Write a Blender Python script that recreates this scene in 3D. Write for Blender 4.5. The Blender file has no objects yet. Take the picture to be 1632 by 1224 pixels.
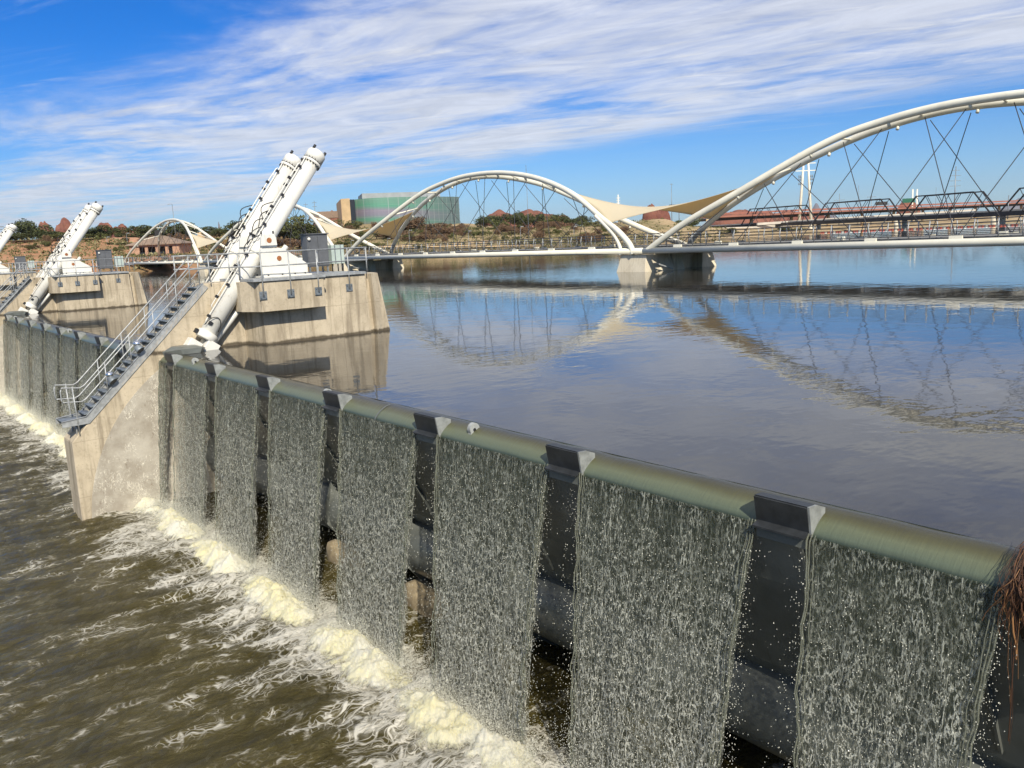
import bpy, math, random
import numpy as np
from mathutils import Vector, Matrix, noise
R = math.radians
random.seed(7)
rng = np.random.default_rng(11)
scene = bpy.context.scene
col = scene.collection

# ------------------------------------------------------------------ camera
FPX = 1322.46                      # focal length in pixels of a 1632-wide frame
cam_d = bpy.data.cameras.new('camera')
cam = bpy.data.objects.new('camera', cam_d)
col.objects.link(cam)
cam_d.sensor_width = 36.0
cam_d.lens = FPX / 1632 * 36.0
cam_d.clip_start = 0.1
cam_d.clip_end = 40000
RIGHT = Vector((0.77144696, -0.63464602, -0.04576054))
UP = Vector((0.1438847, 0.10394066, 0.98412069))
FWD = Vector((0.6198119, 0.76578115, -0.17150056))
cam.matrix_world = Matrix((
    (RIGHT.x, UP.x, -FWD.x, 0), (RIGHT.y, UP.y, -FWD.y, 0), (RIGHT.z, UP.z, -FWD.z, 0), (0, 0, 0, 1)))
scene.camera = cam

# ------------------------------------------------------------------ sky and sun
SUN_DIR = Vector((-0.47, -1.0, 0.86)).normalized()        # towards the sun
elev = math.asin(SUN_DIR.z)
azim = math.atan2(SUN_DIR.x, SUN_DIR.y)
world = bpy.data.worlds.new('World')
scene.world = world
world.use_nodes = True
wt = world.node_tree
for n in list(wt.nodes): wt.nodes.remove(n)
def wn(t, **k):
    n = wt.nodes.new(t)
    for a, b in k.items(): setattr(n, a, b)
    return n
def wmath(op, a, b=None, c=None, clamp=False):
    n = wn('ShaderNodeMath', operation=op); n.use_clamp = clamp
    for i, v in enumerate((a, b, c)):
        if v is None: continue
        if isinstance(v, (int, float)): n.inputs[i].default_value = v
        else: wt.links.new(v, n.inputs[i])
    return n.outputs[0]
def wsmooth(v, lo, hi):
    n = wn('ShaderNodeMapRange', interpolation_type='SMOOTHSTEP')
    wt.links.new(v, n.inputs[0]); n.inputs[1].default_value = lo; n.inputs[2].default_value = hi
    return n.outputs[0]
sky = wn('ShaderNodeTexSky', sky_type='NISHITA')
sky.sun_disc = False
sky.sun_elevation = elev
sky.sun_rotation = azim
sky.air_density = 1.0; sky.dust_density = 0.3; sky.ozone_density = 3.0; sky.altitude = 300
hsv = wn('ShaderNodeHueSaturation'); hsv.inputs['Saturation'].default_value = 1.12
hsv.inputs['Value'].default_value = 1.0
tint = wn('ShaderNodeMix', data_type='RGBA', blend_type='MULTIPLY'); tint.inputs[0].default_value = 1.0
wt.links.new(sky.outputs[0], tint.inputs[6]); tmix = wn('ShaderNodeMix', data_type='RGBA'); tmix.inputs[6].default_value = (0.62, 0.84, 1.16, 1); tmix.inputs[7].default_value = (0.36, 0.66, 1.18, 1)
tc0 = wn('ShaderNodeTexCoord'); sp0 = wn('ShaderNodeSeparateXYZ'); wt.links.new(tc0.outputs['Generated'], sp0.inputs[0])
wt.links.new(wsmooth(sp0.outputs[2], 0.02, 0.24), tmix.inputs[0]); wt.links.new(tmix.outputs[2], tint.inputs[7])
wt.links.new(tint.outputs[2], hsv.inputs['Color'])
tc = wn('ShaderNodeTexCoord')
sp = wn('ShaderNodeSeparateXYZ'); wt.links.new(tc.outputs['Generated'], sp.inputs[0])
zc = wmath('MAXIMUM', sp.outputs[2], 0.012)
u = wmath('DIVIDE', sp.outputs[0], zc)
v = wmath('DIVIDE', sp.outputs[1], zc)
def cloud_noise(su, sv, off, detail, rough, dist=0.0, rot=0.0):
    c = wn('ShaderNodeCombineXYZ')
    uu = wmath('MULTIPLY_ADD', v, math.sin(rot), wmath('MULTIPLY', u, math.cos(rot)))
    vv = wmath('MULTIPLY_ADD', u, -math.sin(rot), wmath('MULTIPLY', v, math.cos(rot)))
    wt.links.new(wmath('MULTIPLY', uu, su), c.inputs[0]); wt.links.new(wmath('MULTIPLY', vv, sv), c.inputs[1])
    c.inputs[2].default_value = off
    n = wn('ShaderNodeTexNoise'); n.inputs['Scale'].default_value = 1.0
    n.inputs['Detail'].default_value = detail; n.inputs['Roughness'].default_value = rough
    n.inputs['Distortion'].default_value = dist
    wt.links.new(c.outputs[0], n.inputs['Vector'])
    return n.outputs['Fac']
n1 = cloud_noise(0.85, 0.38, 3.0, 9, 0.62, 0.6, 0.10)
n2 = cloud_noise(2.4, 1.25, 9.0, 9, 0.66, 0.9, 0.25)
uw = wmath('MULTIPLY_ADD', wmath('SUBTRACT', n2, 0.5), 1.6, u)
m_lo = wsmooth(uw, 7.6, 6.0)
m_hi = wsmooth(wmath('MULTIPLY_ADD', wmath('SUBTRACT', n1, 0.5), 3.0, u), 1.0, 2.4)
d1 = wmath('MULTIPLY_ADD', n2, 0.34, n1)
body = wsmooth(d1, 0.40, 0.80)
m_hi = wmath('MAXIMUM', m_hi, wsmooth(sp.outputs[2], 0.25, 0.38))
dens = wmath('MULTIPLY', wmath('MULTIPLY', m_lo, m_hi), body)
n3 = cloud_noise(3.5, 0.55, 21.0, 8, 0.65, 0.6, 0.5)
wisps = wmath('MULTIPLY', wsmooth(n3, 0.52, 0.80), 0.32)
wisps = wmath('MULTIPLY', wisps, wsmooth(u, 12.0, 6.0))
dens = wmath('MULTIPLY', wmath('ADD', wmath('MULTIPLY', dens, 0.86), wisps, clamp=True), wsmooth(sp.outputs[2], 0.0, 0.035))
cshade = wn('ShaderNodeMapRange'); wt.links.new(n2, cshade.inputs[0])
cshade.inputs[1].default_value = 0.3; cshade.inputs[2].default_value = 0.7
cshade.inputs[3].default_value = 0.80; cshade.inputs[4].default_value = 1.08
ccol = wn('ShaderNodeVectorMath', operation='SCALE'); ccol.inputs[0].default_value = (7.9, 8.15, 8.8)
wt.links.new(cshade.outputs[0], ccol.inputs['Scale'])
mx = wn('ShaderNodeMix', data_type='RGBA')
wt.links.new(dens, mx.inputs[0]); wt.links.new(hsv.outputs[0], mx.inputs[6]); wt.links.new(ccol.outputs[0], mx.inputs[7])
bg = wn('ShaderNodeBackground'); bg.inputs['Strength'].default_value = 0.092
wt.links.new(mx.outputs[2], bg.inputs['Color'])
wo = wn('ShaderNodeOutputWorld'); wt.links.new(bg.outputs[0], wo.inputs[0])

sun_d = bpy.data.lights.new('sun', 'SUN')
sun_d.energy = 5.0; sun_d.angle = R(0.53); sun_d.color = (1.0, 0.93, 0.80)
sun = bpy.data.objects.new('sun', sun_d); col.objects.link(sun)
sun.rotation_euler = SUN_DIR.to_track_quat('Z', 'Y').to_euler()
sun.location = (0, -30, 60)
scene.view_settings.view_transform = 'Standard'
scene.view_settings.look = 'None'
scene.view_settings.exposure = 0.16
scene.view_settings.gamma = 1.0
scene.cycles.use_denoising = True
scene.cycles.max_bounces = 8
scene.cycles.transparent_max_bounces = 24
scene.cycles.caustics_reflective = False
scene.cycles.caustics_refractive = False
scene.cycles.sample_clamp_indirect = 8

# ------------------------------------------------------------------ helpers: places
def at(x, y, d):
    """world point seen at photo pixel (x, y), d metres ahead"""
    r = RIGHT * (x - 816) - UP * (y - 612) + FWD * FPX
    h = Vector((FWD.x, FWD.y, 0)).normalized()
    return r * (d / r.dot(h))
def on(x, y, axis, val):
    r = RIGHT * (x - 816) - UP * (y - 612) + FWD * FPX
    return r * (val / r[axis])
LAKE = -3.73
TAIL = -9.58
PERIOD = 36.35

# ------------------------------------------------------------------ helpers: materials
class MT:
    def __init__(s, name):
        s.m = bpy.data.materials.new(name); s.m.use_nodes = True
        s.t = s.m.node_tree
        s.b = s.t.nodes['Principled BSDF']; s.out = s.t.nodes['Material Output']
    def n(s, t, **k):
        n = s.t.nodes.new(t)
        for a, b in k.items(): setattr(n, a, b)
        return n
    def l(s, a, b): s.t.links.new(a, b)
    def put(s, v, sock):
        if v is None: return
        if hasattr(v, 'is_output') or isinstance(v, bpy.types.NodeSocket): s.l(v, sock)
        else: sock.default_value = v
    def math(s, op, a, b=None, c=None, clamp=False):
        n = s.n('ShaderNodeMath', operation=op); n.use_clamp = clamp
        for i, v in enumerate((a, b, c)): s.put(v, n.inputs[i])
        return n.outputs[0]
    def pos(s): return s.n('ShaderNodeNewGeometry').outputs['Position']
    def obj(s): return s.n('ShaderNodeTexCoord').outputs['Object']
    def scale(s, vec, sc, loc=(0, 0, 0), rot=(0, 0, 0)):
        n = s.n('ShaderNodeMapping'); s.l(vec, n.inputs[0]); n.inputs['Scale'].default_value = sc
        n.inputs['Location'].default_value = loc; n.inputs['Rotation'].default_value = rot
        return n.outputs[0]
    def noise(s, vec, scale, detail=4, rough=0.55, dist=0.0, out='Fac'):
        n = s.n('ShaderNodeTexNoise'); s.l(vec, n.inputs['Vector'])
        n.inputs['Scale'].default_value = scale; n.inputs['Detail'].default_value = detail
        n.inputs['Roughness'].default_value = rough; n.inputs['Distortion'].default_value = dist
        return n.outputs[out]
    def voro(s, vec, scale, feature='F1', dim='3D', out='Distance', rnd=1.0):
        n = s.n('ShaderNodeTexVoronoi', feature=feature, voronoi_dimensions=dim)
        s.l(vec, n.inputs['Vector']); n.inputs['Scale'].default_value = scale
        n.inputs['Randomness'].default_value = rnd
        return n.outputs[out]
    def ss(s, v, lo, hi, a=0.0, b=1.0):
        n = s.n('ShaderNodeMapRange', interpolation_type='SMOOTHSTEP'); s.l(v, n.inputs[0])
        for i, x in enumerate((lo, hi, a, b)): n.inputs[i + 1].default_value = x
        return n.outputs[0]
    def mix(s, f, a, b, blend='MIX'):
        n = s.n('ShaderNodeMix', data_type='RGBA', blend_type=blend)
        s.put(f, n.inputs[0]); s.put(c4(a), n.inputs[6]); s.put(c4(b), n.inputs[7])
        return n.outputs[2]
    def ramp(s, f, stops):
        n = s.n('ShaderNodeValToRGB'); s.l(f, n.inputs[0])
        e = n.color_ramp.elements
        while len(e) < len(stops): e.new(0.5)
        for k, (p, c) in zip(e, stops): k.position = p; k.color = c4(c)
        return n.outputs[0]
    def xyz(s, vec):
        n = s.n('ShaderNodeSeparateXYZ'); s.l(vec, n.inputs[0]); return n.outputs
    def comb(s, x, y, z):
        n = s.n('ShaderNodeCombineXYZ')
        for i, v in enumerate((x, y, z)): s.put(v, n.inputs[i])
        return n.outputs[0]
    def bump(s, h, strength=0.3, dist=0.02, normal=None):
        n = s.n('ShaderNodeBump'); s.l(h, n.inputs['Height'])
        n.inputs['Strength'].default_value = strength; n.inputs['Distance'].default_value = dist
        if normal is not None: s.l(normal, n.inputs['Normal'])
        return n.outputs[0]
    def set(s, **k):
        for a, v in k.items():
            s.put(c4(v) if a in ('Base_Color', 'Coat_Tint', 'Emission_Color') else v, s.b.inputs[a.replace('_', ' ')])
        return s
def c4(c):
    if isinstance(c, (tuple, list)) and len(c) == 3: return (*c, 1.0)
    return c
def simple(name, c, rough=0.5, metal=0.0, var=0.15, vscale=3.0, bump=0.0, bscale=30.0, spec=0.5):
    m = MT(name); p = m.pos()
    f = m.noise(p, vscale, 5, 0.6)
    lo = tuple(x * (1 - var) for x in c); hi = tuple(min(1, x * (1 + var)) for x in c)
    m.set(Base_Color=m.mix(m.ss(f, 0.3, 0.7), lo, hi), Roughness=rough, Metallic=metal, Specular_IOR_Level=spec)
    if bump: m.set(Normal=m.bump(m.noise(p, bscale, 4), bump, 0.01))
    return m.m

def concrete(name, base=(0.42, 0.352, 0.25), dark=(0.21, 0.17, 0.118), light=(0.58, 0.495, 0.36), line=True):
    m = MT(name); p = m.pos()
    big = m.noise(p, 0.7, 6, 0.65, 0.4)
    fine = m.noise(p, 9, 6, 0.7)
    streak = m.noise(m.scale(p, (2.4, 2.4, 0.22)), 1.5, 6, 0.65, 0.3)
    c = m.mix(m.ss(big, 0.3, 0.7), base, light)
    c = m.mix(m.math('MULTIPLY', m.ss(streak, 0.46, 0.68), 0.7), c, dark)
    c = m.mix(m.math('MULTIPLY', m.ss(fine, 0.5, 0.75), 0.5), c, dark)
    x, y, z = m.xyz(p)[:3]
    # form joints (cast lines every 2.35 m down, 2.4 m along)
    h = None
    if line:
        wl = m.math('ADD', z, m.math('MULTIPLY', m.math('SUBTRACT', m.noise(m.scale(p, (2, 2, 1)), 1.5, 4), 0.5), 0.25))
        wet = m.ss(m.math('ABSOLUTE', m.math('ADD', wl, -LAKE - 0.02)), 0.03, 0.13, 0.85, 0.0)
        c = m.mix(wet, c, (0.045, 0.033, 0.02))
        zj = m.math('FRACT', m.math('DIVIDE', m.math('ADD', z, 2.42), 2.1))
        xj = m.math('FRACT', m.math('DIVIDE', m.math('ADD', x, 0.3), 2.44))
        ej = m.math('MINIMUM', m.math('MINIMUM', zj, m.math('SUBTRACT', 1.0, zj)), m.math('MINIMUM', xj, m.math('SUBTRACT', 1.0, xj)))
        j = m.ss(ej, 0.0, 0.009, 1.0, 0.0)
        c = m.mix(m.math('MULTIPLY', j, 0.5), c, dark)
    pit = m.voro(p, 5.0)
    c = m.mix(m.math('MULTIPLY', m.ss(pit, 0.10, 0.04), 0.5), c, dark)
    m.set(Base_Color=c, Roughness=0.88, Specular_IOR_Level=0.25,
          Normal=m.bump(m.math('ADD', m.noise(p, 22, 6, 0.7), m.math('MULTIPLY', big, 1.5)), 0.35, 0.02))
    return m.m

# ------------------------------------------------------------------ helpers: meshes
def link(name, me, mat, parent=None, loc=None):
    o = bpy.data.objects.new(name, me); col.objects.link(o)
    if mat is not None:
        for mm in (mat if isinstance(mat, (list, tuple)) else [mat]): me.materials.append(mm)
    if parent is not None: o.parent = parent
    if loc is not None: o.location = loc
    return o
def root_loc(o):
    l = Vector((0, 0, 0))
    while o is not None: l += o.location; o = o.parent
    return l
def tag(o, label=None, cat=None, group=None, kind=None):
    if label: o['label'] = label
    if cat: o['category'] = cat
    if group: o['group'] = group
    if kind: o['kind'] = kind
    return o
def thing(name, loc, label, cat, group=None):
    o = bpy.data.objects.new(name, None); col.objects.link(o); o.location = loc
    o.empty_display_size = 0.3
    return tag(o, label, cat, group)
class MB:
    def __init__(s): s.v = []; s.f = []; s.sm = []
    def add(s, vs, fs, smooth=False):
        b = len(s.v); s.v += [tuple(q) for q in vs]
        for f in fs: s.f.append(tuple(i + b for i in f)); s.sm.append(smooth)
        return s
    def box(s, a, b):
        x0, y0, z0 = a; x1, y1, z1 = b
        return s.add([(x0,y0,z0),(x1,y0,z0),(x1,y1,z0),(x0,y1,z0),(x0,y0,z1),(x1,y0,z1),(x1,y1,z1),(x0,y1,z1)],
                     [(0,3,2,1),(4,5,6,7),(0,1,5,4),(1,2,6,5),(2,3,7,6),(3,0,4,7)])
    def obox(s, c, ax, ay, az):
        c = Vector(c); ax = Vector(ax); ay = Vector(ay); az = Vector(az)
        vs = [c + ax*i + ay*j + az*k for k in (-1, 1) for j in (-1, 1) for i in (-1, 1)]
        return s.add(vs, [(0,2,3,1),(4,5,7,6),(0,1,5,4),(2,6,7,3),(0,4,6,2),(1,3,7,5)])
    def bar(s, a, b, w, h, up=(0, 0, 1)):
        a = Vector(a); b = Vector(b); d = (b - a); L = d.length; d.normalize()
        x = d.cross(Vector(up)).normalized(); z = x.cross(d).normalized()
        return s.obox((a + b) / 2, d * (L / 2), x * (w / 2), z * (h / 2))
    def tube(s, pts, r, n=8, cap=True, smooth=True):
        pts = [Vector(p) for p in pts]
        rs = r if isinstance(r, (list, tuple)) else [r] * len(pts)
        base = len(s.v); prev = None
        for i, p in enumerate(pts):
            if i == 0: d = pts[1] - p
            elif i == len(pts) - 1: d = p - pts[i-1]
            else: d = (pts[i+1] - p).normalized() + (p - pts[i-1]).normalized()
            if d.length < 1e-9: d = Vector((0, 0, 1))
            d.normalize()
            if prev is None:
                up = Vector((0, 0, 1)) if abs(d.z) < 0.95 else Vector((0, 1, 0))
                a = d.cross(up).normalized()
            else: a = (prev - d * prev.dot(d)).normalized()
            prev = a; b = d.cross(a)
            for k in range(n):
                t = 2 * math.pi * k / n
                s.v.append(tuple(p + (a * math.cos(t) + b * math.sin(t)) * rs[i]))
        for i in range(len(pts) - 1):
            for k in range(n):
                k2 = (k + 1) % n; o = base + i * n
                s.f.append((o + k, o + k2, o + n + k2, o + n + k)); s.sm.append(smooth)
        if cap:
            s.f.append(tuple(base + k for k in reversed(range(n)))); s.sm.append(False)
            o = base + (len(pts) - 1) * n
            s.f.append(tuple(o + k for k in range(n))); s.sm.append(False)
        return s
    def prism(s, poly, axis, a, b):
        """poly: 2-D outline; extruded along axis 0/1/2 from a to b"""
        def P(q, t):
            if axis == 1: return (q[0], t, q[1])
            if axis == 0: return (t, q[0], q[1])
            return (q[0], q[1], t)
        n = len(poly)
        vs = [P(q, a) for q in poly] + [P(q, b) for q in poly]
        fs = [tuple(range(n)), tuple(reversed(range(n, 2 * n)))]
        fs += [(i, i + n, (i + 1) % n + n, (i + 1) % n) for i in range(n)]
        return s.add(vs, fs)
    def loft(s, A, B, smooth=False):
        n = len(A)
        return s.add(list(A) + list(B), [tuple(reversed(range(n))), tuple(range(n, 2 * n))] +
                     [(i, (i + 1) % n, (i + 1) % n + n, i + n) for i in range(n)], smooth)
    def sphere(s, c, r, n=10, m=6, sc=(1, 1, 1)):
        c = Vector(c); vs = []
        for i in range(m + 1):
            th = math.pi * i / m
            for k in range(n):
                ph = 2 * math.pi * k / n
                vs.append(c + Vector((r*sc[0]*math.sin(th)*math.cos(ph), r*sc[1]*math.sin(th)*math.sin(ph), r*sc[2]*math.cos(th))))
        fs = [(i*n + k, (i+1)*n + k, (i+1)*n + (k+1) % n, i*n + (k+1) % n) for i in range(m) for k in range(n)]
        return s.add(vs, fs, True)
    def build(s, name, mat, parent=None, loc=None, bevel=0.0, fix=True):
        off = root_loc(parent) if parent is not None else Vector(loc or (0, 0, 0))
        me = bpy.data.meshes.new(name)
        me.from_pydata([(x - off.x, y - off.y, z - off.z) for x, y, z in s.v], [], s.f)
        me.polygons.foreach_set('use_smooth', s.sm)
        me.update()
        if fix:
            import bmesh
            bm = bmesh.new(); bm.from_mesh(me)
            bmesh.ops.recalc_face_normals(bm, faces=bm.faces)
            if bevel: bmesh.ops.bevel(bm, geom=[e for e in bm.edges if e.is_manifold and e.calc_face_angle(0) > 0.5], offset=bevel, segments=1, affect='EDGES')
            bm.to_mesh(me); bm.free()
        o = link(name, me, mat, parent)
        if parent is None: o.location = off
        return o
def mesh_np(name, V, F, mat, parent=None, smooth=False, loc=(0, 0, 0)):
    V = np.asarray(V, dtype=np.float32); F = np.asarray(F, dtype=np.int32)
    off = np.array(root_loc(parent) if parent is not None else loc, dtype=np.float32)
    me = bpy.data.meshes.new(name)
    me.vertices.add(len(V)); me.vertices.foreach_set('co', (V - off).ravel())
    k = F.shape[1]
    me.loops.add(F.size); me.loops.foreach_set('vertex_index', F.ravel())
    me.polygons.add(len(F)); me.polygons.foreach_set('loop_start', np.arange(0, F.size, k, dtype=np.int32))
    try: me.polygons.foreach_set('loop_total', np.full(len(F), k, dtype=np.int32))
    except Exception: pass
    me.polygons.foreach_set('use_smooth', np.full(len(F), smooth))
    me.update(calc_edges=True); me.validate()
    o = link(name, me, mat, parent)
    if parent is None: o.location = loc
    return o
def grid_faces(nu, nv):
    i, j = np.meshgrid(np.arange(nu - 1), np.arange(nv - 1), indexing='ij')
    a = (i * nv + j).ravel()
    return np.stack([a, a + nv, a + nv + 1, a + 1], 1)
def copy_tree(o, parent=None):
    c = o.copy(); col.objects.link(c)
    if parent is not None: c.parent = parent; c.matrix_parent_inverse = o.matrix_parent_inverse.copy()
    for ch in o.children: copy_tree(ch, c)
    return c
def copy_thing(o, dv, label=None, cat=None):
    c = copy_tree(o); c.location = o.location + Vector(dv)
    if label: c['label'] = label
    return c
def tetras(C, S, stretch=1.0):
    """tiny drops: squashed octahedra-like tetrahedra at centres C with sizes S"""
    n = len(C)
    base = np.array([(1, 1, 1), (1, -1, -1), (-1, 1, -1), (-1, -1, 1)], float) / 1.7
    q = rng.normal(size=(n, 3, 3)); Q, _ = np.linalg.qr(q)
    V = np.einsum('nij,kj->nki', Q, base) * S[:, None, None]
    V[:, :, 2] *= stretch
    V = V + C[:, None, :]
    F = np.array([(0, 1, 2), (0, 3, 1), (0, 2, 3), (1, 3, 2)])
    F = (F[None] + 4 * np.arange(n)[:, None, None]).reshape(-1, 3)
    return V.reshape(-1, 3), F

# ------------------------------------------------------------------ materials
M = {}
M['concrete'] = concrete('weathered_concrete')
M['concrete_pale'] = concrete('bridge_concrete', (0.66, 0.58, 0.43), (0.50, 0.42, 0.29), (0.74, 0.66, 0.50), line=False)
m = MT('white_paint'); p = m.pos()
d_ = m.ss(m.noise(m.scale(p, (1, 1, 1)), 2.2, 7, 0.7), 0.5, 0.8)
c_ = m.mix(m.math('MULTIPLY', d_, 0.5), (0.74, 0.72, 0.65), (0.58, 0.54, 0.45))
st = m.noise(m.scale(p, (7, 7, 0.5)), 1.6, 5, 0.7)
c_ = m.mix(m.math('MULTIPLY', m.ss(st, 0.54, 0.72), 0.5), c_, (0.42, 0.36, 0.27))
m.set(Base_Color=c_, Roughness=0.38, Normal=m.bump(m.noise(p, 12, 4), 0.08, 0.01)); M['white'] = m.m
M['white_bridge'] = simple('cream_tube_paint', (0.78, 0.74, 0.60), 0.35, 0, 0.07, 0.5)
M['galv'] = simple('galvanised_steel', (0.36, 0.37, 0.365), 0.45, 0.25, 0.2, 6)
M['galv_dark'] = simple('dull_galvanised_steel', (0.22, 0.245, 0.26), 0.5, 0.5, 0.25, 4)
M['black'] = simple('black_rubber', (0.02, 0.02, 0.022), 0.5, 0, 0.3, 8)
M['grey_cab'] = simple('grey_cabinet_paint', (0.105, 0.11, 0.118), 0.5, 0, 0.12, 3)
M['green_cab'] = simple('pale_green_cabinet_paint', (0.40, 0.47, 0.43), 0.45, 0, 0.1, 3)
M['rust'] = simple('rust', (0.30, 0.11, 0.035), 0.8, 0, 0.4, 12)
M['steel_rod'] = simple('polished_rod', (0.75, 0.75, 0.76), 0.15, 1.0, 0.05, 3)
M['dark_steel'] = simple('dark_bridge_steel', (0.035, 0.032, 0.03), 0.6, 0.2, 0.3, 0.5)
M['deck_dark'] = simple('dark_deck', (0.20, 0.195, 0.18), 0.7, 0.0, 0.2, 0.8)
M['cable'] = simple('steel_cable', (0.06, 0.06, 0.065), 0.5, 0.4, 0.1, 1)
M['red_girder'] = simple('terracotta_girder', (0.30, 0.125, 0.085), 0.7, 0, 0.15, 0.1)
M['pale_wall'] = simple('pale_parapet', (0.55, 0.50, 0.42), 0.8, 0, 0.1, 0.1)
M['tan_wall'] = simple('tan_stone', (0.55, 0.40, 0.22), 0.8, 0, 0.1, 0.2)
M['brick'] = simple('pinkish_block_wall', (0.42, 0.25, 0.16), 0.85, 0, 0.15, 1.5)
M['roof'] = simple('weathered_roof_tile', (0.24, 0.17, 0.12), 0.85, 0, 0.2, 1.2)
M['window_dark'] = simple('dark_glass', (0.02, 0.022, 0.028), 0.1, 0, 0.2, 1)
M['grey_roof'] = simple('grey_metal_box', (0.30, 0.31, 0.31), 0.6, 0, 0.1, 0.2)
M['sign_green'] = simple('green_sign', (0.01, 0.10, 0.055), 0.5, 0, 0.05, 1)
M['orange_red'] = simple('orange_red_paint', (0.60, 0.09, 0.03), 0.6, 0, 0.1, 1)
M['blue_paint'] = simple('blue_paint', (0.03, 0.08, 0.35), 0.6, 0, 0.1, 1)
M['bark'] = simple('bark', (0.10, 0.07, 0.045), 0.9, 0, 0.3, 3)
def leafmat(name, a, b):
    m = MT(name)
    inf = m.n('ShaderNodeNewGeometry').outputs['Random Per Island']
    c = m.mix(inf, a, b)
    m.set(Base_Color=c, Roughness=0.75, Specular_IOR_Level=0.2)
    return m.m
M['leaf_dark'] = leafmat('dark_green_leaves', (0.036, 0.046, 0.016), (0.095, 0.105, 0.04))
M['leaf_olive'] = leafmat('olive_leaves', (0.055, 0.065, 0.018), (0.14, 0.14, 0.05))
M['leaf_brown'] = leafmat('dry_brown_twigs', (0.10, 0.06, 0.035), (0.22, 0.14, 0.08))
M['leaf_pale'] = leafmat('pale_desert_scrub', (0.14, 0.13, 0.06), (0.30, 0.26, 0.13))
# sail cloth
m = MT('sail_cloth'); p = m.pos()
m.set(Base_Color=m.mix(m.noise(p, 0.6, 4), (0.74, 0.68, 0.50), (0.82, 0.76, 0.58)), Roughness=0.8)
tr = m.n('ShaderNodeBsdfTranslucent'); tr.inputs[0].default_value = (0.80, 0.60, 0.28, 1)
ms = m.n('ShaderNodeMixShader'); ms.inputs[0].default_value = 0.42
m.l(m.b.outputs[0], ms.inputs[1]); m.l(tr.outputs[0], ms.inputs[2]); m.l(ms.outputs[0], m.out.inputs[0]); M['sail'] = m.m

# crest pipe: grey-green paint with an algae stripe under a skin of water
m = MT('wet_crest_paint'); p = m.pos(); x, y, z = m.xyz(p)[:3]
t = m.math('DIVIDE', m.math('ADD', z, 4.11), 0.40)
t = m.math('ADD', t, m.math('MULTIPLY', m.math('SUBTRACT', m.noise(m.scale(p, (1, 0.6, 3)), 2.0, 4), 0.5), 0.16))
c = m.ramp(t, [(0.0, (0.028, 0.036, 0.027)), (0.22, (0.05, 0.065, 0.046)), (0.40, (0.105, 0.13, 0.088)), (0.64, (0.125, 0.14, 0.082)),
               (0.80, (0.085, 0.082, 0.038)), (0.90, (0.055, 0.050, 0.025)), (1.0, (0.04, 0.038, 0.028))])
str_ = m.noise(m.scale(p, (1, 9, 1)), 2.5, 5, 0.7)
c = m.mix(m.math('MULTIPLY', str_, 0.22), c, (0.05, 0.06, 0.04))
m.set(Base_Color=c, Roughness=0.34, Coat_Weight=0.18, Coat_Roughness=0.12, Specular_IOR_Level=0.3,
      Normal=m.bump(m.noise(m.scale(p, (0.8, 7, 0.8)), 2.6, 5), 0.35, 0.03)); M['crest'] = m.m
m = MT('gate_paint'); p = m.pos()
c = m.mix(m.ss(m.noise(p, 1.2, 6, 0.65), 0.3, 0.7), (0.105, 0.112, 0.10), (0.15, 0.16, 0.145))
c = m.mix(m.math('MULTIPLY', m.ss(m.noise(m.scale(p, (1, 5, 0.6)), 2, 5), 0.6, 0.8), 0.6), c, (0.07, 0.06, 0.04))
m.set(Base_Color=c, Roughness=0.33, Normal=m.bump(m.noise(p, 6, 4), 0.1, 0.02)); M['gate'] = m.m
M['splitter'] = simple('splitter_shade_steel', (0.035, 0.038, 0.04), 0.5, 0.25, 0.25, 5)  # near-black colour stands in for shade on the splitter's downstream face
M['gusset'] = simple('gusset_steel', (0.26, 0.27, 0.255), 0.5, 0.1, 0.25, 6)
M['lug'] = simple('pale_lug_paint', (0.34, 0.35, 0.33), 0.5, 0, 0.15, 9)
# concrete wall sector swept by the gate, wet and streaked
m = MT('wet_scoured_concrete'); p = m.pos()
w = m.noise(m.scale(p, (1, 1, 0.5)), 1.6, 3, 0.5, 0, 'Color')
wv = m.n('ShaderNodeVectorMath', operation='MULTIPLY_ADD'); m.l(w, wv.inputs[0]); wv.inputs[1].default_value = (1.1, 1.1, 1.1); m.l(p, wv.inputs[2])
rn = m.noise(m.scale(p, (1.7, 1, 0.8), rot=(0, R(32), 0)), 2.6, 2, 0.5, 1.6)
rn2 = m.noise(m.scale(p, (1.5, 1, 1.0), rot=(0, R(50), 0), loc=(3, 0, 2)), 4.2, 2, 0.5, 1.2)
r1 = m.ss(m.math('ABSOLUTE', m.math('SUBTRACT', rn, 0.5)), 0.018, 0.004); r2_ = m.ss(m.math('ABSOLUTE', m.math('SUBTRACT', rn2, 0.52)), 0.02, 0.004)
scr = m.math('MULTIPLY', m.math('MAXIMUM', r1, r2_), m.ss(m.noise(p, 1.7, 4), 0.42, 0.56))
c = m.mix(m.ss(m.noise(p, 1.1, 6, 0.65), 0.3, 0.7), (0.33, 0.29, 0.23), (0.50, 0.46, 0.38))
c = m.mix(m.math('MULTIPLY', m.ss(m.noise(m.scale(p, (2, 1, 1)), 2.4, 5, 0.7), 0.6, 0.7), 0.55), c, (0.16, 0.12, 0.08))
c = m.mix(m.math('MULTIPLY', scr, 0.85), c, (0.80, 0.75, 0.62))
m.set(Base_Color=c, Roughness=0.45, Normal=m.bump(m.math('ADD', scr, m.noise(p, 10, 5)), 0.4, 0.03)); M['sector'] = m.m

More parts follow.
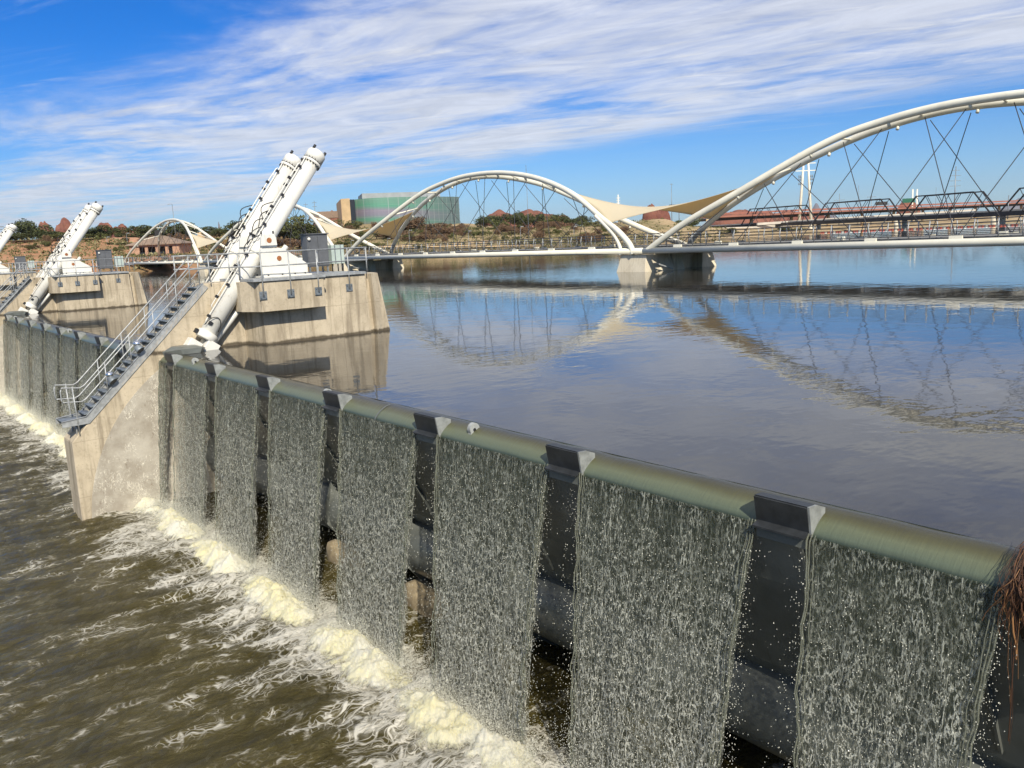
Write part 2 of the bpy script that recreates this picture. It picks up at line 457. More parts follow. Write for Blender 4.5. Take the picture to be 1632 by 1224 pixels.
# lake
m = MT('lake_water'); p = m.pos()
n_a = m.noise(m.scale(p, (1, 1, 1), rot=(0, 0, R(38))), 0.55, 3, 0.55, 0.3)
sA = m.scale(p, (0.55, 1.5, 1), rot=(0, 0, R(-51)))
n_b = m.noise(sA, 1.6, 3, 0.5, 0.2)
n_c = m.noise(m.scale(p, (0.5, 1.3, 1), rot=(0, 0, R(-40))), 5.0, 3, 0.5)
calm = m.ss(m.noise(m.scale(p, (0.35, 1, 1), rot=(0, 0, R(-50))), 0.06, 4, 0.6), 0.38, 0.62, 0.25, 1.0)
hgt = m.math('ADD', m.math('MULTIPLY', n_a, 0.06), m.math('MULTIPLY', m.math('ADD', m.math('MULTIPLY', n_b, 0.030), m.math('MULTIPLY', n_c, 0.0055)), calm))
bn = m.n('ShaderNodeBump'); bn.inputs['Strength'].default_value = 1.0; bn.inputs['Distance'].default_value = 0.19; m.l(hgt, bn.inputs['Height'])
m.set(Base_Color=(0.050, 0.048, 0.042), Roughness=0.03, IOR=1.333, Specular_IOR_Level=0.5, Normal=bn.outputs[0]); M['lake'] = m.m

# tail water
m = MT('tail_water'); p = m.pos(); x, y, z = m.xyz(p)[:3]
dist = m.math('SUBTRACT', 9.2, x)
far = m.ss(y, 28, 60)
wob = m.noise(m.scale(p, (0.45, 0.55, 1)), 0.8, 4, 0.6, 0.6)
near = m.math('MULTIPLY', m.ss(x, 9.9, 9.1, 0.12, 1.0), m.ss(m.math('ADD', dist, m.math('MULTIPLY', m.math('SUBTRACT', wob, 0.5), -6.5)), 0.3, 4.6, 1.0, 0.0))
warp = m.noise(p, 0.9, 3, 0.5, 0, 'Color')
wv = m.n('ShaderNodeVectorMath', operation='MULTIPLY_ADD'); m.l(warp, wv.inputs[0]); wv.inputs[1].default_value = (1.6, 1.6, 0); m.l(p, wv.inputs[2])
q = m.scale(wv.outputs[0], (0.95, 1.7, 1), rot=(0, 0, R(12)))
e1 = m.voro(q, 1.5, 'DISTANCE_TO_EDGE', '2D'); e2 = m.voro(q, 4.5, 'DISTANCE_TO_EDGE', '2D')
web = m.math('MAXIMUM', m.ss(e1, 0.11, 0.0), m.math('MULTIPLY', m.ss(e2, 0.13, 0.0), 0.7))
patch = m.noise(m.scale(p, (0.5, 1.1, 1), rot=(0, 0, R(12))), 1.1, 6, 0.68, 0.5)
thr = m.math('ADD', m.math('MULTIPLY', near, 0.85), m.ss(patch, 0.42, 0.72, -0.12, 0.42))
thin = m.math('MULTIPLY', web, m.ss(patch, 0.50, 0.66))
foam = m.math('ADD', m.math('MULTIPLY', web, m.ss(thr, 0.16, 0.6)), m.math('MULTIPLY', m.ss(thr, 0.42, 0.85), m.ss(m.noise(q, 5, 5, 0.7), 0.32, 0.6)))
foam = m.math('ADD', foam, m.math('MULTIPLY', thin, 0.55), clamp=True)
c = m.mix(m.ss(patch, 0.3, 0.7), (0.044, 0.036, 0.010), (0.095, 0.076, 0.020))
c = m.mix(foam, c, (0.62, 0.59, 0.50))
hb = m.math('ADD', m.math('MULTIPLY', m.noise(m.scale(p, (1, 2, 1), rot=(0, 0, R(15))), 2.8, 7, 0.68, 0.5), 0.34), m.math('MULTIPLY', foam, 0.03))
hb = m.math('ADD', hb, m.math('MULTIPLY', m.noise(m.scale(p, (1, 1.7, 1)), 9, 4, 0.6), 0.05))
m.set(Base_Color=c, Roughness=m.math('MULTIPLY_ADD', foam, 0.5, 0.07), IOR=1.333, Normal=m.bump(hb, 1.0, 0.45)); M['tail'] = m.m

m = MT('white_foam'); p = m.pos()
c = m.mix(m.ss(m.noise(p, 0.9, 4, 0.6), 0.35, 0.7), (0.84, 0.81, 0.67), (0.83, 0.77, 0.46))
c = m.mix(m.math('MULTIPLY', m.ss(m.noise(p, 5.0, 5, 0.7), 0.62, 0.78), 0.35), c, (0.40, 0.36, 0.25))
m.set(Base_Color=c, Roughness=0.7, Subsurface_Weight=0.35, Subsurface_Radius=(0.12, 0.11, 0.08), Alpha=m.ss(m.math('ADD', m.math('SUBTRACT', m.xyz(p)[2], TAIL), m.math('MULTIPLY', m.math('SUBTRACT', m.noise(m.scale(p, (1, 1.6, 1)), 4.0, 6, 0.75), 0.5), 0.42)), -0.02, 0.16), Normal=m.bump(m.noise(p, 11, 8, 0.85), 1.0, 0.09)); M['foam'] = m.m
m = MT('spray_drops')
m.set(Base_Color=(0.66, 0.65, 0.55), Roughness=0.2, IOR=1.33); M['drops'] = m.m

def fall_mat(name, seed, kf):
    m = MT(name); p = m.pos(); x, y, z = m.xyz(p)[:3]
    t = m.math('DIVIDE', m.math('SUBTRACT', -4.15, z), 5.4, clamp=True)     # 0 at the lip, 1 at the foot
    vec = m.comb(m.math('ADD', y, seed), m.math('MULTIPLY', z, 1.0), seed * 1.7)
    w = m.noise(m.scale(vec, (1.0, 0.8, 1)), 6.5, 5, 0.7, 0, 'Color')
    wv = m.n('ShaderNodeVectorMath', operation='MULTIPLY_ADD'); m.l(w, wv.inputs[0]); wv.inputs[1].default_value = (0.13, 0.24, 0); m.l(vec, wv.inputs[2])
    e1 = m.voro(m.scale(wv.outputs[0], (1, 0.30, 1)), 21.0 * kf, 'DISTANCE_TO_EDGE', '2D')
    e2 = m.voro(m.scale(wv.outputs[0], (1, 0.6, 1), loc=(3.3, 1.7, 0)), 9.0 * kf, 'DISTANCE_TO_EDGE', '2D')
    br = m.noise(m.scale(vec, (1, 0.55, 1)), 8.0 * kf, 4, 0.65)
    frag = m.noise(m.scale(vec, (1.0, 0.38, 1)), 30.0 * kf, 3, 0.6)
    strand = m.noise(m.scale(vec, (1.0, 0.06, 1)), 26.0 * kf, 3, 0.6)
    f1 = m.math('MULTIPLY', m.math('MULTIPLY', m.ss(e1, 0.23, 0.04), m.ss(br, 0.34, 0.62)), m.ss(frag, 0.38, 0.54, 0.12, 1.0))
    f1 = m.math('MAXIMUM', f1, m.math('MULTIPLY', m.math('MULTIPLY', m.ss(strand, 0.56, 0.66), m.ss(frag, 0.38, 0.5)), 0.9))
    f2 = m.math('MULTIPLY', m.math('MULTIPLY', m.ss(e2, 0.13, 0.02), m.ss(br, 0.34, 0.55)), m.math('MULTIPLY', m.ss(t, 0.0, 0.5, 0.3, 1.0), m.ss(frag, 0.36, 0.50, 0.15, 1.0)))
    broad = m.noise(m.scale(vec, (1.6, 0.30, 1)), 1.6, 4, 0.6)
    f1 = m.math('MULTIPLY', f1, m.ss(m.math('ADD', broad, m.math('MULTIPLY', t, 0.14)), 0.38, 0.66, 0.35, 1.0))
    fil = m.math('MAXIMUM', f1, f2)
    lump = m.math('MULTIPLY', m.math('MULTIPLY', m.ss(m.noise(m.scale(vec, (1, 0.7, 1)), 5.0 * kf, 6, 0.75), 0.50, 0.68), m.ss(frag, 0.36, 0.56)), m.ss(t, 0.25, 1.0, 0.0, 0.95))
    op = m.math('ADD', m.math('MAXIMUM', fil, lump), m.ss(t, 0.0, 1.0, 0.38, 0.26), clamp=True)
    # dark watery film
    film = m.b
    m.set(Base_Color=m.mix(t, (0.050, 0.060, 0.040), (0.10, 0.105, 0.078)), Roughness=0.2, IOR=1.33)
    hb = m.math('ADD', m.math('MULTIPLY', fil, 0.5), m.noise(m.scale(vec, (1, 0.35, 1)), 16, 4, 0.6))
    nrm = m.bump(hb, 1.0, 0.035)
    m.l(nrm, film.inputs['Normal'])
    white = m.n('ShaderNodeBsdfPrincipled')
    white.inputs['Roughness'].default_value = 0.22
    m.l(m.mix(t, (0.66, 0.68, 0.56), (0.86, 0.84, 0.72)), white.inputs['Base Color']); m.l(nrm, white.inputs['Normal'])
    tl = m.n('ShaderNodeBsdfTranslucent'); tl.inputs[0].default_value = (0.72, 0.73, 0.66, 1)
    mw = m.n('ShaderNodeMixShader'); mw.inputs[0].default_value = 0.35
    m.l(white.outputs[0], mw.inputs[1]); m.l(tl.outputs[0], mw.inputs[2])
    mm = m.n('ShaderNodeMixShader'); m.l(m.math('MAXIMUM', fil, lump), mm.inputs[0])
    m.l(film.outputs[0], mm.inputs[1]); m.l(mw.outputs[0], mm.inputs[2])
    tr = m.n('ShaderNodeBsdfTransparent')
    fm = m.n('ShaderNodeMixShader'); m.l(op, fm.inputs[0]); m.l(tr.outputs[0], fm.inputs[1]); m.l(mm.outputs[0], fm.inputs[2])
    m.l(fm.outputs[0], m.out.inputs[0])
    return m.m
M['fall_a'] = fall_mat('falling_water_front', 0.0, 1.0)
M['fall_b'] = fall_mat('falling_water_back', 7.3, 0.8)
m = MT('clear_edge_water'); m.set(Base_Color=(0.20, 0.21, 0.16), Roughness=0.10, IOR=1.33, Alpha=0.6)
m.set(Normal=m.bump(m.noise(m.scale(m.pos(), (1, 1, 0.4)), 16, 4), 1.0, 0.03)); M['edge'] = m.m

# ground
m = MT('desert_bank'); p = m.pos(); x, y, z = m.xyz(p)[:3]
big = m.noise(p, 0.02, 5, 0.6); mid = m.noise(p, 0.12, 6, 0.7); fin = m.noise(p, 1.2, 5, 0.7)
az = m.math('DIVIDE', x, m.math('ADD', y, 0.001))
lft = m.ss(az, 0.36, 0.62)
c = m.mix(lft, (0.43, 0.22, 0.12), (0.33, 0.25, 0.135))
c = m.mix(m.ss(az, 1.05, 1.35), c, (0.46, 0.34, 0.20))
c = m.mix(m.math('MULTIPLY', m.ss(mid, 0.45, 0.62), 0.7), c, (0.17, 0.15, 0.065))
c = m.mix(m.math('MULTIPLY', m.ss(big, 0.52, 0.62), 0.55), c, (0.50, 0.36, 0.22))
c = m.mix(m.math('MULTIPLY', m.ss(fin, 0.5, 0.72), 0.5), c, (0.10, 0.085, 0.04))
m.set(Base_Color=c, Roughness=0.95, Specular_IOR_Level=0.1, Normal=m.bump(m.math('ADD', mid, fin), 0.6, 0.6)); M['bank'] = m.m
m = MT('red_rock'); p = m.pos()
c = m.mix(m.ss(m.noise(p, 0.03, 6, 0.7), 0.35, 0.65), (0.13, 0.042, 0.028), (0.23, 0.095, 0.06))
c = m.mix(m.math('MULTIPLY', m.ss(m.noise(p, 0.10, 5), 0.55, 0.7), 0.6), c, (0.10, 0.06, 0.035))
m.set(Base_Color=c, Roughness=0.95, Normal=m.bump(m.noise(p, 0.08, 6), 0.8, 5.0)); M['redrock'] = m.m
m = MT('far_mountain_rock'); p = m.pos()
c = m.mix(m.ss(m.noise(p, 0.002, 6, 0.7), 0.35, 0.65), (0.13, 0.11, 0.10), (0.20, 0.17, 0.15))
m.set(Base_Color=c, Roughness=1.0, Specular_IOR_Level=0.0); M['mountain'] = m.m
m = MT('straw'); inf = m.n('ShaderNodeNewGeometry').outputs['Random Per Island']
m.set(Base_Color=m.ramp(inf, [(0, (0.05, 0.022, 0.010)), (0.75, (0.09, 0.036, 0.015)), (1, (0.32, 0.16, 0.06))]), Roughness=0.6); M['straw'] = m.m

# ================================================================== SETTING: water and ground
mb = MB(); mb.add([(10.06, -400, LAKE), (5000, -400, LAKE), (5000, 4000, LAKE), (10.06, 4000, LAKE)], [(0, 1, 2, 3)])
tag(mb.build('lake_water', M['lake'], fix=False), kind='structure')
# tail water, displaced near the camera
nx, ny = 190, 620
xs = 9.5 + 4.0 - np.linspace(0, 1, nx) ** 1.25 * 22.0
ys = 2.0 + np.linspace(0, 1, ny) ** 1.6 * 110.0
V = np.zeros((nx, ny, 3)); V[:, :, 0] = xs[:, None]; V[:, :, 1] = ys[None, :]
for i in range(nx):
    xx = xs[i]
    a_ = 0.085 + 0.20 * math.exp(-abs(8.2 - xx) / 1.8)
    for j in range(ny):
        yy = ys[j]
        h = noise.fractal(Vector((xx * 0.7, yy * 1.6 + xx * 0.3, 0.3)), 0.75, 2.1, 5)
        V[i, j, 2] = TAIL + a_ * 0.75 * h
tag(mesh_np('tail_water', V.reshape(-1, 3), grid_faces(nx, ny)[:, ::-1], M['tail'], smooth=True), kind='structure')
mb = MB(); mb.add([(-300, -300, TAIL - 0.35), (14.5, -300, TAIL - 0.35), (14.5, 600, TAIL - 0.35), (-300, 600, TAIL - 0.35)], [(0, 1, 2, 3)])
tag(mb.build('river_bed', M['tail'], fix=False), kind='structure')

# far bank as one sheet of ground: for each bearing, heights at six distances
def hy(x): return 419.5 - 0.0465 * x
def zc_(x, y, d): return (hy(x) - y) / 1335.0 * d
bank = [  # photo bearing, [(distance, height)...]
    (-500, [(205, -4.2), (230, -1), (300, 5.0), (345, 8.6), (450, 10.5), (1200, 16)]),
    (0,    [(215, -4.2), (245, -0.6), (300, 4.6), (345, 8.6), (450, 10.5), (1200, 16)]),
    (160,  [(212, -4.2), (235, -0.8), (290, 4.0), (345, 8.2), (450, 10.0), (1200, 15)]),
    (230,  [(210, -4.2), (228, -0.6), (262, 0.6), (300, 3.8), (430, 9.0), (1200, 14)]),
    (400,  [(235, -4.2), (262, -0.5), (310, 2.2), (350, 4.6), (450, 8.5), (1200, 14)]),
    (600,  [(285, -4.2), (305, -2.4), (350, 2.0), (420, 7.5), (600, 15.2), (1200, 17)]),
    (740,  [(290, -4.2), (310, -2.6), (365, 1.5), (450, 6.5), (640, 13.5), (1200, 17)]),
    (820,  [(285, -4.2), (305, -2.8), (370, 1.2), (450, 4.6), (700, 9.5), (1200, 15)]),
    (950,  [(255, -4.2), (275, -2.9), (335, -0.6), (400, 4.4), (600, 7.0), (1200, 12)]),
    (1000, [(246, -4.2), (268, -2.9), (315, -1.0), (365, 5.4), (450, 5.0), (1200, 9)]),
    (1050, [(242, -4.2), (262, -2.9), (310, -1.2), (360, 5.6), (440, 3.5), (1200, 6)]),
    (1110, [(240, -4.2), (262, -3.0), (315, -1.6), (355, 1.6), (440, 1.0), (1200, 3)]),
    (1180, [(252, -4.2), (275, -3.1), (330, -2.4), (400, -0.4), (560, 1.0), (1200, 2)]),
    (1240, [(330, -4.2), (350, -3.1), (410, -2.6), (480, -1.4), (620, 0.5), (1200, 2)]),
    (1400, [(500, -4.2), (515, -3.1), (560, -2.6), (640, -1.6), (760, 0.0), (1200, 2)]),
    (1700, [(470, -4.2), (485, -3.1), (540, -2.7), (640, -1.8), (760, 0.0), (1200, 2)]),
    (2300, [(460, -4.2), (480, -3.1), (540, -2.7), (640, -1.8), (760, 0.0), (1200, 2)])]
def bank_at(x):
    for (xa, A), (xb, B) in zip(bank, bank[1:]):
        if xa <= x <= xb:
            t = (x - xa) / (xb - xa); t = t * t * (3 - 2 * t)
            return [(a[0] + (b[0] - a[0]) * t, a[1] + (b[1] - a[1]) * t) for a, b in zip(A, B)]
def dirx(x):
    """horizontal bearing vector for horizon column x, scaled to one metre ahead"""
    p_ = at(x, hy(x), 1.0); return Vector((p_.x, p_.y, 0))
def ground(x, d):
    P = bank_at(x)
    if d <= P[0][0]: return P[0][1]
    for (da, za), (db, zb) in zip(P, P[1:]):
        if d <= db:
            t = (d - da) / (db - da); return za + (zb - za) * t
    return P[-1][1]
def gp(x, d):
    w = dirx(x) * d
    return Vector((w.x, w.y, ground(x, d)))
cols = np.linspace(-480, 2280, 560)
dfr = [-0.5] + list(np.linspace(0, 5, 100))[0:]
V = []; nr = None
for cx in cols:
    P = bank_at(cx); Q = [(P[0][0] - 15, -6.0)] 
    rows = [Q[0]]
    for (da, za), (db, zb), k in zip(P, P[1:], (6, 16, 16, 18, 20)):
        for q in range(k):
            t = q / k; rows.append((da + (db - da) * t, za + (zb - za) * t))
    rows.append(P[-1]); rows.append((6000, P[-1][1] + 10)); rows.append((22000, P[-1][1] + 12))
    nr = len(rows); dv = dirx(cx)
    for i, (d, z) in enumerate(rows):
        w = dv * d
        if i > 1 and d < 1300:
            z += 0.5 * noise.fractal(Vector((w.x * 0.06, w.y * 0.06, 1.0)), 0.8, 2, 4) * min(1, (d - P[0][0]) / 25)
        V.append((w.x, w.y, z))
tag(mesh_np('river_bank_ground', V, grid_faces(len(cols), nr)[:, ::-1], M['bank'], smooth=True), kind='structure')

# ================================================================== THE DAM PIER
YC = 34.0; Y0, Y1 = 33.3, 34.7
def make_pier():
    t = thing('dam_pier', (12, YC, -10.5), 'beige concrete dam pier with the staircase, nearest the falls in the foreground', 'dam pier')
    slab = [(6.07, -11.5), (6.1, -6.62), (6.28, -6.42), (11.5, -1.17), (13.3, -1.17), (13.3, -11.5)]
    MB().prism(slab, 1, Y0, Y1).build('pier_nose', M['concrete'], t, bevel=0.03)
    # wide upstream body, chamfered in front, battered at the far end
    def ring(z):
        e = 0.17 * (-1.17 - z)
        pts = [(13.0, 33.28), (13.3, 32.0), (18.0 + e*0.25, 32.0), (18.02 + e*0.25, 32.28), (18.3 + e*0.3, 32.28), (18.32 + e*0.35, 32.0), (18.75 + e, 32.2),
               (19.15 + e, 33.3), (19.15 + e, 34.7), (18.75 + e, 35.8), (18.0 + e*0.25, 36.0), (13.3, 36.0), (13.0, 34.72)]
        return [(x_, y_, z) for x_, y_ in pts]
    MB().loft(ring(-11.5), ring(-1.175)).build('pier_body', M['concrete'], t)
    for s in (0, 1):
        f = (lambda y_: y_) if s == 0 else (lambda y_: 2 * YC - y_)
        pts = [(12.55, f(32.3)), (12.98, f(31.3)), (15.7, f(31.3)), (15.7, f(32.05)), (12.9, f(32.05)), (12.9, f(33.5)), (12.55, f(33.5))]
        MB().prism(pts, 2, -2.36, -1.172).build('overhanging_ledge', M['concrete'], t, bevel=0.015)
    # scoured sector beside the gate, a sheet of wall surface 6 mm proud
    cx, cz, rr = 13.34, -10.07, 6.95
    arc = [(cx - rr * math.cos(a), cz + rr * math.sin(a)) for a in np.linspace(-0.1, 1.04, 22)]
    for yy0, yy1 in ((Y0 - 0.012, Y0 + 0.02), (Y1 - 0.02, Y1 + 0.012)):
        MB().prism([(11.2, -10.9)] + arc + [(10.2, -4.3)], 1, yy0, yy1).build('scoured_sector', M['sector'], t)
    # grating walkway plate on top
    b = MB().box((12.7, 31.22, -1.165), (15.75, 31.9, -1.06)).box((12.7, 31.9, -1.165), (18.0, 36.1, -1.06))
    b.build('deck_grating', M['galv'], t)
    return t
pier = make_pier()

# ------------------------------------------------------------------ guard rail
def post(mbp, x, y, zb, zt): mbp.tube([(x, y, zb), (x, y, zt)], 0.027, 8)
def make_rail():
    t = thing('guard_rail', (14.5, 31.2, -1.1), 'grey pipe guard rail bolted around the deck of the nearest pier', 'railing')
    top = -0.05; mid = -0.58
    path = [(10.9, 33.15), (12.5, 33.0), (12.62, 31.25), (15.72, 31.2), (15.75, 31.95), (18.15, 31.95), (18.7, 33.0), (18.7, 35.2), (18.1, 36.1), (12.4, 36.2), (12.3, 34.9), (10.9, 34.85)]
    for z in (top, mid):
        MB().tube([(x, y, z) for x, y in path], 0.027, 8).build('rail_pipe', M['galv'], t)
    for x, y, pl in [(13.05, 31.2, 1), (14.2, 31.2, 1), (15.4, 31.2, 1), (15.8, 31.93, 1), (17.2, 31.93, 1), (18.1, 31.95, 0), (18.7, 33.0, 0), (18.7, 35.2, 0), (18.1, 36.05, 0),
                     (16.5, 36.15, 0), (14.8, 36.15, 0), (13.2, 36.15, 0), (12.55, 32.2, 0), (12.5, 33.05, 0), (11.7, 33.08, 0), (10.95, 33.15, 0), (10.95, 34.85, 0), (11.9, 34.87, 0)]:
        mbp = MB(); post(mbp, x, y, -1.75 if pl else -1.1, top)
        po = mbp.build('post', M['galv'], t)
        if pl:
            q = MB().box((x - 0.15, y + 0.035, -1.86), (x + 0.15, y + 0.065, -1.55))
            for dx in (-0.1, 0.1):
                for dz in (-1.80, -1.61): q.box((x + dx - 0.018, y + 0.0, dz - 0.018), (x + dx + 0.018, y + 0.035, dz + 0.018))
            q.build('mount_plate', M['galv_dark'], po)
    return t
rail = make_rail()

# ------------------------------------------------------------------ staircase
def make_stair():
    t = thing('steel_staircase', (6.7, 34.0, -6.3), 'long galvanised steel staircase descending the slope of the nearest pier', 'staircase')
    ya, yb = 33.32, 34.35
    p0 = Vector((11.45, 0, -1.13)); p1 = Vector((6.68, 0, -5.70)); d = (p1 - p0).normalized(); nrm = Vector((-d.z, 0, d.x))
    for y_ in (ya, yb):
        q = MB()
        h = 0.36
        poly = [(p0.x, p0.z), (p1.x, p1.z), (5.86, -5.78), (5.86, -5.97), (6.76, -5.96), (p0.x + 0.2, p0.z - 0.19)]
        q.prism(poly, 1, y_ - 0.02, y_ + 0.02)
        q.prism([(p0.x, p0.z + 0.004), (p1.x, p1.z + 0.004), (5.86, -5.776), (5.86, -5.80), (p1.x, p1.z - 0.02), (p0.x, p0.z - 0.02)], 1, y_ - 0.055, y_ - 0.021)
        q.prism([(5.86, -5.97), (6.76, -5.96), (p0.x + 0.2, p0.z - 0.19), (p0.x + 0.2, p0.z - 0.215), (6.77, -5.985), (5.86, -5.995)], 1, y_ - 0.055, y_ - 0.021)
        q.build('stringer', M['galv'], t)
    n = 19
    for i in range(n):
        c = p0 + (p1 - p0) * ((i + 0.6) / n)
        q = MB().box((c.x - 0.15, ya + 0.03, c.z - 0.05), (c.x + 0.12, yb - 0.03, c.z - 0.015))
        q.add([(c.x - 0.15, ya + 0.03, c.z - 0.05), (c.x + 0.12, ya + 0.03, c.z - 0.05), (c.x + 0.12, ya + 0.03, c.z + 0.12),
               (c.x - 0.15, ya + 0.045, c.z - 0.05), (c.x + 0.12, ya + 0.045, c.z - 0.05), (c.x + 0.12, ya + 0.045, c.z + 0.12)],
              [(0, 1, 2), (5, 4, 3), (0, 3, 4, 1), (1, 4, 5, 2), (2, 5, 3, 0)])
        q.build('tread', M['galv_dark'], t)
    MB().box((5.88, ya + 0.03, -5.84), (6.75, yb - 0.03, -5.80)).build('landing', M['galv_dark'], t)
    for y_ in (ya - 0.02, yb + 0.02):
        q = MB()
        for off in (1.07, 0.56):
            a = Vector((p0.x, y_, p0.z + off)); b = Vector((p1.x, y_, p1.z + off))
            e = Vector((5.98, y_, -5.80 + off * 1.05 + 0.12))
            q.tube([a, a + (b - a) * 0.5, b + Vector((0.08, 0, 0.08)), b + Vector((-0.08, 0, 0.0)), e + Vector((0.06, 0, 0)), e], 0.024, 8)
        q.tube([(5.98, y_, -4.60), (5.95, y_, -4.70), (5.95, y_, -5.0), (5.98, y_, -5.10)], 0.024, 8)
        hr = q.build('handrail', M['galv'], t)
        for f in (0.02, 0.22, 0.42, 0.62, 0.82):
            c = p0 + (p1 - p0) * f
            # posts square to the slope
            MB().tube([(c.x, y_, c.z - 0.05), (c.x - nrm.x * 0 + 0.0, y_, c.z + 1.07)], 0.022, 8).build('post', M['galv'], hr)
        MB().tube([(6.4, y_, -6.4), (6.35, y_, -4.55)], 0.024, 8).build('post', M['galv'], hr)
    for x_ in (6.35, 6.62):
        for y2 in (33.5, 34.2): MB().tube([(x_, y2, -6.5), (x_, y2, -5.9)], 0.03, 8).build('support_leg', M['galv'], t)
    return t
stair = make_stair()
def make_flood(x, z, label):
    t = thing('floodlight', (x, 33.2, z), label, 'floodlight', 'round floodlights clamped to the pier staircases')
    d = Vector((0.42, -0.55, -0.72)).normalized()
    c = Vector((x, 33.12, z + 0.10))
    MB().tube([c - d * 0.22, c - d * 0.20, c, c + d * 0.02], [0.06, 0.13, 0.165, 0.165], 16).build('housing', M['galv_dark'], t)
    MB().tube([c + d * 0.022, c + d * 0.034], 0.145, 16).build('lens', M['black'], t)
    MB().sphere(c - d * 0.20 + Vector((0.02, 0, 0.1)), 0.15, 12, 8, (1, 1, 0.8)).build('reflector_cap', M['steel_rod'], t)
    MB().tube([c - d * 0.1, (x, 33.32, z - 0.12)], 0.025, 6).build('bracket', M['galv'], t)
    return t
fl1 = make_flood(7.72, -4.62, 'lower round floodlight on the nearest pier staircase')
fl2 = make_flood(8.80, -3.58, 'upper round floodlight on the nearest pier staircase')

# ------------------------------------------------------------------ hydraulic cylinders
A0 = Vector((11.17, 0, -3.32)); B0 = Vector((16.71, 0, 3.97)); AX = (B0 - A0).normalized(); NL = Vector((AX.z, 0, -AX.x))  # NL points to the upper left when negated
def make_cyl(yc, label):
    t = thing('hydraulic_cylinder', (A0.x, yc, A0.z), label, 'hydraulic cylinder', 'white hydraulic cylinders that raise the dam gates')
    def P(s, off=0.0, dy=0.0): return A0 + AX * s - NL * off + Vector((0, yc + dy, 0))
    L = (B0 - A0).length
    MB().tube([P(0.25), P(L - 0.5)], 0.335, 28).build('barrel', M['white'], t)
    cap = MB().tube([P(L - 0.62), P(L - 0.60), P(L - 0.5)], [0.34, 0.41, 0.41], 24).tube([P(L - 0.47), P(L - 0.1), P(L), P(L + 0.03)], [0.40, 0.40, 0.34, 0.24], 24).build('end_cap', M['white'], t)
    b = MB()
    for k in range(18):
        a = 2 * math.pi * k / 18
        c = P(L - 0.485, 0, 0) + (-NL * math.cos(a) + Vector((0, math.sin(a), 0))) * 0.385
        b.tube([c - AX * 0.17, c + AX * 0.06], 0.022, 6)
    b.tube([P(L - 0.50), P(L - 0.47)], 0.39, 24); b.build('bolt_ring', M['black'], cap)
    for o_, dy in ((0.30, -0.18), (-0.22, -0.22), (0.1, 0.35)):
        c = P(L + 0.0, o_, dy); MB().tube([c - AX * 0.02, c + AX * 0.12], 0.06, 8).build('valve', M['black'], cap)
    MB().tube([P(0.0), P(0.02), P(0.30), P(0.32)], [0.37, 0.40, 0.40, 0.34], 24).build('lower_flange', M['white'], t)
    MB().tube([P(-0.85), P(0.0)], 0.12, 14).build('piston_rod', M['steel_rod'], t)
    for s in (1.0, 1.95, 2.85, 3.3, 4.15, 5.45, 5.95, 6.7, 7.4, 7.9, 8.5):
        q = MB(); pts = []
        for k in range(9):
            a = -0.9 + k * 0.2
            pts.append(P(s) + (NL * math.cos(a) - Vector((0, math.sin(a) + 0.0, 0))) * 0.337)
        q.tube(pts, 0.009, 6).build('weld_mark', M['black'], t)
    MB().tube([P(3.98), P(4.02), P(4.42), P(4.46)], [0.36, 0.40, 0.40, 0.36], 24).build('collar', M['white'], t)
    # grease and oil pipes with clamps along the upper side
    for off, dy, s0, s1 in ((0.40, -0.20, 0.55, L - 0.6), (0.46, 0.0, 1.2, L - 1.3), (0.40, 0.16, 2.2, L - 0.9)):
        pp = MB().tube([P(s0, 0.36, dy), P(s0 + 0.1, off, dy), P(s1, off, dy), P(s1 + 0.1, 0.36, dy)], 0.022, 6).build('oil_pipe', M['white'], t)
        s = s0 + 0.5 + dy
        while s < s1:
            MB().obox(P(s, off, dy), AX * 0.05, NL * 0.06, (0, 0.06, 0)).build('pipe_clamp', M['black'], pp); s += 1.45
    for k in range(5):
        s = 3.6 + k * 0.42; pts = []
        for i in range(9):
            f = i / 8; pts.append(P(s + f * 1.1, 0.36 + math.sin(f * math.pi) * (0.26 + 0.07 * (k % 3)), -0.25 + 0.12 * k + 0.15 * math.sin(f * 6 + k)))
        MB().tube(pts, 0.02, 6).build('hose', M['black'], t)
    pts = [P(0.45, 0.3 * math.cos(a) + 0.1, -0.32 - 0.05 * math.sin(a)) + AX * 0.5 * math.sin(a) for a in np.linspace(0, 3.1, 9)]
    MB().tube(pts, 0.018, 6).build('hose', M['black'], t)
    MB().obox(P(0.62, 0.22, -0.30), AX * 0.07, NL * 0.07, (0, 0.06, 0)).obox(P(0.12, 0.47, -0.05), AX * 0.09, NL * 0.06, (0, 0.08, 0)).build('valve', M['black'], t)
    return t
cylf = make_cyl(32.9, 'front white hydraulic cylinder of the tall pair leaning over the nearest pier')
cylr = make_cyl(35.1, 'rear white hydraulic cylinder of the tall pair, just behind and left of the front one')
